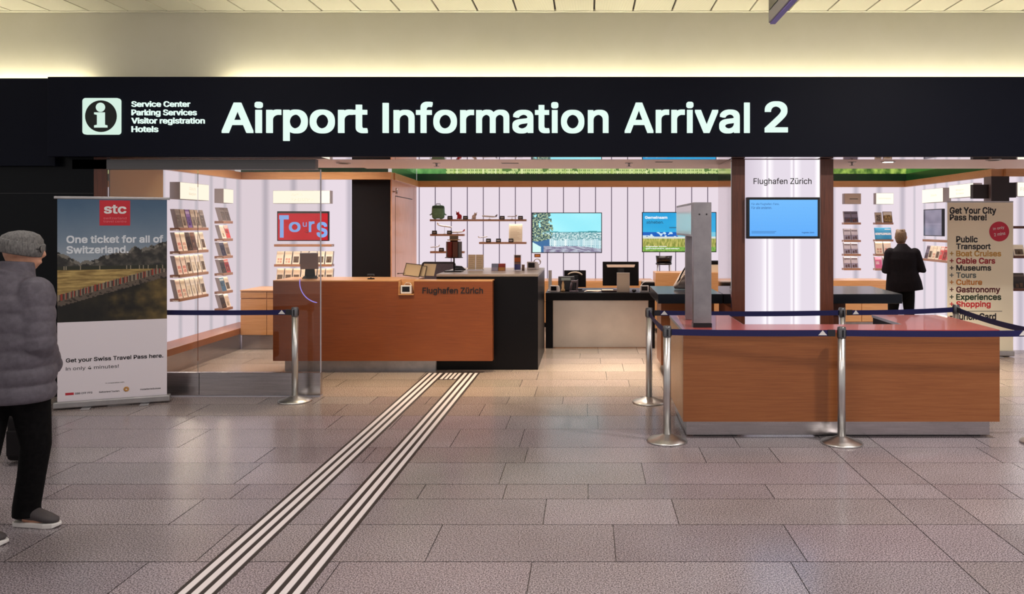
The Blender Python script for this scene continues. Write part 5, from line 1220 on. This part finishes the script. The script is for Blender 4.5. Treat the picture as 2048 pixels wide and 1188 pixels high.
obj('lid', MB().box(-.12, .12, -.11, .13, .1505, .185), M['matte_black'], t, .004, True)
obj('hinge', MB().box(-.09, .09, .02, .10, .1251, .1504), M['black'], t, local=True)
# grey shoulder bag on the left countertop
t = thing('shoulder_bag', 'grey shoulder bag with dark straps slumped on the dark countertop behind the totem', 'bag', (X(1371, 9.45), 9.45, 1.0))
bagm = noisy('bag_grey', rgb(100, 88, 84), rgb(134, 120, 114), 18, .8)
body = MB().tube([(0, 0, .008), (0, 0, .03), (.01, 0, .10), (.02, .01, .18), (.035, .01, .24)], [(.13, .06), (.145, .07), (.115, .065), (.08, .05), (.05, .03)], 20, side=(1, 0, 0), power=.75)
obj('body', body, bagm, t, local=True)
obj('flap', MB().tube([(.055, -.03, .08), (.06, -.02, .20), (.065, 0, .34)], [(.045, .045), (.05, .05), (.035, .04)], 16, side=(1, 0, 0), power=.8), mat('bag_dark', rgb(52, 44, 46), .8), t, local=True)
obj('strap', MB().tube([(-.115, -.04, .04), (-.06, -.05, .17), (.0, -.03, .27), (.05, -.01, .40), (.075, 0, .415), (.09, .0, .33)], [(.008, .003)]*6, 8), M['matte_black'], t, local=True)
obj('strap', MB().tube([(-.09, -.068, .06), (-.03, -.07, .17), (.01, -.05, .19)], [(.006, .003)]*3, 8), mat('strap_tan', rgb(150, 130, 116), .7), t, local=True)

# ================================================================== PEOPLE
def limb(mb, pts, rad, n=14, **k): return mb.tube(pts, rad, n, caps=True, **k).ball(pts[0], (rad[0] if not isinstance(rad[0], tuple) else min(rad[0])), 12, 8).ball(pts[-1], (rad[-1] if not isinstance(rad[-1], tuple) else min(rad[-1])), 12, 8)
def hand(mb, w_, d_, up, side, s=1.0):
    """palm and five bent fingers: wrist w_, direction d_, back-of-hand normal up, thumb side"""
    w_, d_, up, side = Vector(w_), Vector(d_).normalized(), Vector(up).normalized(), Vector(side).normalized()
    mb.tube([w_ - d_*.01, w_ + d_*.03*s, w_ + d_*.085*s], [(.026*s, .020*s), (.038*s, .016*s), (.040*s, .013*s)], 14, side=side)
    for k, ln in enumerate((.068, .078, .073, .058)):
        r0 = w_ + d_*.078*s + side*(.030 - .020*k)*s
        m1 = r0 + d_*ln*.45*s - up*.006*s; m2 = m1 + d_*ln*.34*s - up*.018*s; m3 = m2 + d_*ln*.16*s - up*.018*s
        mb.tube([r0 - d_*.02*s, r0, m1, m2, m3], [.0095*s, .0095*s, .009*s, .008*s, .0065*s], 8)
    t0 = w_ + d_*.025*s + side*.028*s; t1 = t0 + side*.028*s + d_*.022*s - up*.008*s; t2 = t1 + d_*.030*s + side*.006*s - up*.008*s
    mb.tube([t0 - side*.012*s, t0, t1, t2], [.013*s, .013*s, .011*s, .008*s], 8)
def head(mb, c, f, s=1.0):
    """skull, jaw, nose, ears, brow; c head centre, f facing direction (unit, horizontal)"""
    c, f = Vector(c), Vector(f).normalized(); r = Vector((f.y, -f.x, 0)); up = Vector((0, 0, 1))
    def pt(a, b, z): return c + f*a*s + r*b*s + up*z*s
    mb.tube([pt(.02, 0, -.125), pt(.015, 0, -.10), pt(.008, 0, -.06), pt(0, 0, -.01), pt(-.004, 0, .05), pt(-.008, 0, .085), pt(-.008, 0, .108)],
            [(.025*s, .045*s), (.045*s, .072*s), (.062*s, .086*s), (.072*s, .096*s), (.074*s, .097*s), (.058*s, .076*s), (.02*s, .03*s)], 18, side=r)
    mb.tube([pt(.09, 0, .02), pt(.105, 0, -.01), pt(.112, 0, -.03), pt(.088, 0, -.042)], [.010*s, .012*s, .015*s, .011*s], 8)
    mb.tube([pt(.085, -.024, -.072), pt(.094, 0, -.07), pt(.085, .024, -.072)], [.007*s, .010*s, .007*s], 8)
    mb.tube([pt(.086, -.04, .026), pt(.096, 0, .028), pt(.086, .04, .026)], [.008*s, .010*s, .008*s], 8)
    for q in (-1, 1): mb.tube([pt(-.012, q*.074, -.032), pt(-.016, q*.083, -.005), pt(-.016, q*.084, .018), pt(-.008, q*.076, .028)], [(.006*s, .010*s), (.008*s, .018*s), (.008*s, .018*s), (.005*s, .008*s)], 10)
    return pt
def shoe(parent, heel, toe_dir, s, upper, sole):
    h, d_ = Vector(heel), Vector(toe_dir).normalized(); sd = Vector((d_.y, -d_.x, 0))
    def pt(a, z): return h + d_*a*s + Vector((0, 0, z))
    so = obj('shoe', MB().tube([pt(-.03, .045), pt(-.015, .060), pt(.03, .075), pt(.10, .068), pt(.17, .050), pt(.215, .042), pt(.232, .038)], [(.02, .02), (.036, .034), (.041, .048), (.043, .036), (.045, .026), (.032, .018), (.01, .008)], 16, side=sd), upper, parent)
    lo = [(-.04, .024), (-.03, .036), (.03, .040), (.10, .040), (.17, .047), (.22, .036), (.245, .012)]
    poly = [(a, b) for a, b in lo] + [(a, -b) for a, b in lo[::-1]]
    vs = [h + d_*a*s + sd*b + Vector((0, 0, z)) for z in (.0, .028) for a, b in poly]; n = len(poly)
    if True:
        fs = [tuple(range(n)), tuple(range(2*n - 1, n - 1, -1))] + [(i, n + i, n + (i+1) % n, (i+1) % n) for i in range(n)]
    vs = [(v.x, v.y, v.z + (.012 if (i % n) in (6, 7) and i < n else 0) + .0005) for i, v in enumerate(vs)]
    obj('sole', MB().add(vs, fs), sole, so, .004)
def body_mesh(J, f, r, voxel=.011):
    mb = MB(); up = Vector((0, 0, 1)); pel, che, nk = J['pelvis'], J['chest'], J['neck']
    mb.tube([pel - up*.09, pel, pel.lerp(che, .5), che, che + up*.10, nk - up*.03], [(.13, .10), (.155, .115), (.145, .10), (.165, .11), (.13, .085), (.06, .06)], 20, side=r)
    mb.tube([nk - up*.06, nk + up*.02, J['head'] - up*.05], [.062, .054, .05], 14)
    pt = head(mb, J['head'], J['face'], 1.0)
    for q in ('L', 'R'):
        limb(mb, [J['sh' + q], J['el' + q], J['wr' + q]], [.050, .040, .027])
        limb(mb, [J['hip' + q], J['kn' + q], J['an' + q]], [.085, .058, .040])
        a = J['an' + q]; mb.tube([a, a + Vector((0, 0, -.045)), a + J['toe' + q]*.10 + Vector((0, 0, -.05)), a + J['toe' + q]*.19 + Vector((0, 0, -.055))], [.036, .036, .03, .016], 10)
        if 'hd' + q in J: hand(mb, J['wr' + q], J['hd' + q], J['hu' + q], J['ht' + q])
    return mb, pt
def person(label, J, f, r, base, group=None):
    mb, pt = body_mesh(J, f, r)
    o = obj('person', fuse(mb, .009, 5, 'body'), None)
    o.data.materials.append(M['skin']); sub(o, base); tag(o, label, 'person', group)
    fc = Vector(J['face']).normalized(); rr_ = Vector((fc.y, -fc.x, 0)); c = J['head']
    for q in (-1, 1):
        e_ = obj('eye', MB().ball(c + fc*.082 + rr_*(q*.031) + Vector((0, 0, .008)), .012, 12, 8), mat('eye_white', (.75, .72, .70, 1), .3), o)
        obj('iris', MB().ball(c + fc*.090 + rr_*(q*.031) + Vector((0, 0, .008)), .0055, 10, 6), mat('iris_dark', (.03, .02, .015, 1), .2), e_)
    return o
def cloth(name, o, mb, voxel, m_, smooth=3):
    me = fuse(mb, voxel, smooth, name); me.transform(Matrix.Translation(-origin(o))); me.materials.append(m_)
    c = bpy.data.objects.new(name, me); C.objects.link(c); c.parent = o; ORG[c.name] = Vector((0, 0, 0)); return c

# --- man in the grey puffer jacket, seen from behind at the left edge
up = Vector((0, 0, 1))
B0 = Vector((-3.275, 4.56, 0)); ang = R(16); f = Vector((math.sin(ang), math.cos(ang), 0)); r = Vector((f.y, -f.x, 0))
def bp(a, b, z): return B0 + f*a + r*b + up*z
J = dict(pelvis=bp(0, 0, .92), chest=bp(.0, 0, 1.25), neck=bp(.02, 0, 1.47), head=bp(.055, .0, 1.615), face=Vector((math.sin(R(70)), math.cos(R(70)), 0)))
J['shL'], J['shR'] = bp(0, -.18, 1.38), bp(0, .18, 1.38)
J['elL'], J['elR'] = bp(-.02, -.21, 1.10), bp(-.02, .21, 1.10)
J['wrL'], J['wrR'] = bp(.13, -.09, .93), bp(.13, .075, .93)
for q, s_ in (('L', -1), ('R', 1)): J['hd' + q] = f*.6 - r*s_*.5 - up*.4; J['hu' + q] = r*s_*.7 + up*.2 + f*.3; J['ht' + q] = up
J['hipL'], J['hipR'] = bp(.03, .075, .88), bp(-.03, -.10, .88)
fR = Vector((-3.44, 4.395, 0)); fL = Vector((-3.315, 4.69, 0))          # heels; near one left in the picture
tdR, tdL = Vector((1, .06, 0)).normalized(), Vector((1, -.12, 0)).normalized()
J['anR'], J['anL'] = fR + up*.095 + tdR*.03, fL + up*.095 + tdL*.03
J['knR'] = J['hipR'].lerp(J['anR'], .5) + Vector((.02, .0, 0)); J['knL'] = J['hipL'].lerp(J['anL'], .5) + Vector((.05, .0, 0))
J['toeR'], J['toeL'] = tdR, tdL
man = person('person in a grey quilted jacket, knit hat and black trousers, seen from behind', J, f, r, tuple(B0))
puf = noisy('puffer_grey', rgb(84, 79, 88), rgb(98, 92, 102), 30, .75, bump=.15)
black_cloth = noisy('black_cloth', (.003, .003, .0035, 1), (.006, .0055, .006, 1), 40, .85); bsdf(black_cloth).inputs['Specular IOR Level'].default_value = .1
def puffs(pts, rads, step):      # resample a spine into quilted bulges
    out_p, out_r = [], []; tot = sum((Vector(pts[i+1]) - Vector(pts[i])).length for i in range(len(pts)-1)); d_ = 0
    for i in range(len(pts) - 1):
        a, b = Vector(pts[i]), Vector(pts[i+1]); ln = (b - a).length; nseg = max(2, int(ln/.012))
        for k in range(nseg + (i == len(pts) - 2)):
            t_ = k/nseg; s_ = .93 + .09*abs(math.sin(math.pi*(d_ + ln*t_)/step))**.55
            ra = rads[i]; rb = rads[i+1]
            out_p.append(a.lerp(b, t_)); out_r.append(tuple((p + (q - p)*t_)*s_ for p, q in zip(ra, rb)))
        d_ += ln
    return out_p, out_r
jm = MB()
pp, pr = puffs([bp(-.0, 0, .765), bp(-.0, 0, .95), bp(-.01, 0, 1.18), bp(-.005, 0, 1.34), bp(.0, 0, 1.44), bp(.01, 0, 1.49)], [(.235, .185), (.245, .185), (.25, .18), (.225, .16), (.14, .12), (.10, .10)], .100)
jm.tube(pp, pr, 36, side=r)
for q in ('L', 'R'):
    sg = -1 if q == 'L' else 1
    pp, pr = puffs([bp(-.0, sg*.165, 1.375), J['el' + q], J['wr' + q] + f*.03], [(.100, .100), (.086, .086), (.070, .070)], .085)
    jm.tube(pp, pr, 20).ball(J['el' + q], .082, 14, 10).ball(bp(0, sg*.165, 1.375), .095, 14, 10)
jm.tube([bp(.012, 0, 1.45), bp(.02, 0, 1.50), bp(.025, 0, 1.55)], [.10, .092, .088], 20)
jk = cloth('jacket', man, jm, .008, puf, 2)
tm = MB()
tm.tube([bp(0, 0, .99), bp(0, 0, .90), bp(0, 0, .80)], [(.165, .13), (.18, .14), (.16, .12)], 20, side=r)
for q in ('L', 'R'):
    ak = J['an' + q]
    tm.tube([J['hip' + q], J['hip' + q].lerp(J['kn' + q], .5), J['kn' + q], J['kn' + q].lerp(ak, .5), ak + up*.02, ak - up*.035], [.108, .094, .078, .072, .072, .074], 18)
cloth('trousers', man, tm, .010, black_cloth, 3)
sh_up, sh_so = mat('shoe_grey', rgb(70, 64, 66), .7), mat('sole_white', rgb(226, 222, 220), .5)
shoe(man, fR, tdR, 1.0, sh_up, sh_so); shoe(man, fL, tdL, 1.0, sh_up, sh_so)
hc = J['head']; fc = Vector(J['face']).normalized(); rr_ = Vector((fc.y, -fc.x, 0))
hat_m = noisy('knit_grey', rgb(88, 86, 86), rgb(124, 122, 120), 120, .95, mapping=(1, 1, .35), bump=.4)
ht = [(.028, .098, .112), (.035, .100, .114), (.07, .097, .110), (.10, .080, .092), (.118, .050, .058), (.126, .012, .014)]
obj('beanie', MB().tube([hc + up*(z - .012) - fc*.006 for z, a, b in ht], [(a, b) for z, a, b in ht], 26, side=rr_), hat_m, man)
obj('beanie_cuff', MB().tube([hc + up*z - fc*(.006 - (z - .02)*.2) for z in (-.022, -.016, .02, .05, .056)], [(.094, .108), (.104, .117), (.106, .120), (.104, .117), (.096, .110)], 26, side=rr_), hat_m, man)
gm_ = mat('glasses_dark', rgb(40, 40, 44), .15, .6)
gl_ = MB()
for q in (-1, 1):
    c0 = hc + fc*.102 + rr_*(q*.032) + up*.006
    gl_.tube([c0 + rr_*(.024*math.cos(a*.35)) + up*(.018*math.sin(a*.35)) for a in range(19)], .0025, 6)
    gl_.tube([c0 + rr_*(q*.024), hc + fc*.06 + rr_*(q*.078) + up*.008, hc - fc*.01 + rr_*(q*.082) + up*.010], .0025, 6)
gl_.tube([hc + fc*.102 - rr_*.010 + up*.008, hc + fc*.106 + up*.011, hc + fc*.102 + rr_*.010 + up*.008], .0025, 6)
obj('glasses', gl_, gm_, man)

# black travel bag standing beyond his legs
t = thing('travel_bag', 'black upright travel bag standing on the floor beyond the man in grey', 'bag', (X(46, 5.9), 5.95, 0))
obj('body', MB().box(-.095, .095, -.10, .10, .03, .36), M['matte_black'], t, .03, True, 4)
obj('pocket', MB().box(-.075, .075, -.125, -.1005, .07, .26), M['matte_black'], t, .01, True)
obj('handle', MB().tube([(-.06, .06, .355), (-.06, .06, .42), (.06, .06, .42), (.06, .06, .355)], .009, 8), M['black'], t, local=True)
for s in (-1, 1): obj('wheel', MB().tube([(s*.075 - .012, .07, .03), (s*.075 + .012, .07, .03)], .03, 14), M['rubber'], t, local=True)

# --- man in black at the right, looking at the leaflets
B0 = Vector((X(1803, 12.0), 11.95, 0)); ang = R(8); f = Vector((math.sin(ang), math.cos(ang), 0)); r = Vector((f.y, -f.x, 0))
J = dict(pelvis=bp(0, -.02, .92), chest=bp(.02, -.01, 1.22), neck=bp(.05, 0, 1.43), head=bp(.09, -.005, 1.568), face=Vector((math.sin(R(30)), math.cos(R(30)), -.05)))
J['shL'], J['shR'] = bp(.02, -.19, 1.345), bp(.02, .19, 1.345)
J['elL'], J['elR'] = bp(-.02, -.24, 1.08), bp(-.01, .27, 1.10)
J['wrL'], J['wrR'] = bp(.22, -.10, 1.10), bp(.22, .08, 1.13)
for q, s_ in (('L', -1), ('R', 1)): J['hd' + q] = f*.5 - r*s_*.8 + up*.1; J['hu' + q] = f*.7 + r*s_*.5; J['ht' + q] = up
J['hipL'], J['hipR'] = bp(0, -.11, .88), bp(0, .07, .88)
hl, hr = bp(-.06, -.16, 0), bp(-.06, .10, 0)
tl_, tr_ = (f - r*.3).normalized(), (f + r*.25).normalized()
J['anL'], J['anR'] = hl + up*.095 + tl_*.03, hr + up*.095 + tr_*.03
J['knL'] = J['hipL'].lerp(J['anL'], .5) + f*.02; J['knR'] = J['hipR'].lerp(J['anR'], .5) + f*.02
J['toeL'], J['toeR'] = tl_, tr_
man2 = person('person in a black jacket with light brown hair, seen from behind at the leaflet wall', J, f, r, tuple(B0))
blk = noisy('jacket_black', rgb(14, 10, 14), rgb(20, 15, 20), 30, .8); bsdf(blk).inputs['Specular IOR Level'].default_value = .12
jm = MB().tube([bp(-.01, .02, .78), bp(-.01, .01, .90), bp(.0, -.01, 1.08), bp(.01, -.01, 1.24), bp(.02, 0, 1.345), bp(.035, 0, 1.41), bp(.05, 0, 1.45)], [(.27, .17), (.255, .165), (.215, .145), (.225, .145), (.215, .125), (.12, .095), (.078, .08)], 30, side=r)
for q in ('L', 'R'):
    sg = -1 if q == 'L' else 1
    limb(jm, [bp(.02, sg*.175, 1.335), J['el' + q], J['wr' + q]], [.085, .072, .055], 18)
jm.tube([bp(.045, 0, 1.40), bp(.055, 0, 1.445), bp(.06, 0, 1.475)], [.084, .076, .072], 18)
cloth('jacket', man2, jm, .009, blk, 4)
tm = MB().tube([bp(0, -.02, .97), bp(0, -.02, .88), bp(0, -.02, .80)], [(.16, .12), (.175, .13), (.155, .115)], 20, side=r)
for q in ('L', 'R'):
    ak = J['an' + q]
    tm.tube([J['hip' + q], J['hip' + q].lerp(J['kn' + q], .5), J['kn' + q], ak + up*.02, ak - up*.035], [.10, .092, .075, .068, .072], 18)
cloth('trousers', man2, tm, .011, black_cloth, 3)
bs = mat('shoe_black', rgb(24, 20, 20), .4)
shoe(man2, hl, tl_, 1.0, bs, M['rubber']); shoe(man2, hr, tr_, 1.0, bs, M['rubber'])
hc = J['head']; fc = Vector((J['face'].x, J['face'].y, 0)).normalized(); rr_ = Vector((fc.y, -fc.x, 0))
hair_m = noisy('hair_light_brown', rgb(78, 58, 42), rgb(124, 98, 72), 40, .6, mapping=(4, 4, 1), bump=.5)
hm = MB()
hp = [(-.085, -.035, .050, .050), (-.06, -.03, .068, .072), (-.02, -.024, .080, .086), (.03, -.014, .084, .098), (.07, -.008, .080, .098), (.10, -.006, .062, .080), (.122, -.004, .03, .04)]
hm.tube([hc + up*z + fc*o_ for z, o_, a, b in hp], [(a, b) for z, o_, a, b in hp], 22, side=rr_)
for k in range(9):
    a = 2*math.pi*k/9; hm.ball(hc + up*(.09 + .02*math.sin(k*2.1)) + fc*(-.01 + .06*math.cos(a)) + rr_*(.05*math.sin(a)), (.028, .028, .024), 10, 7)
cloth('hair', man2, hm, .008, hair_m, 2)
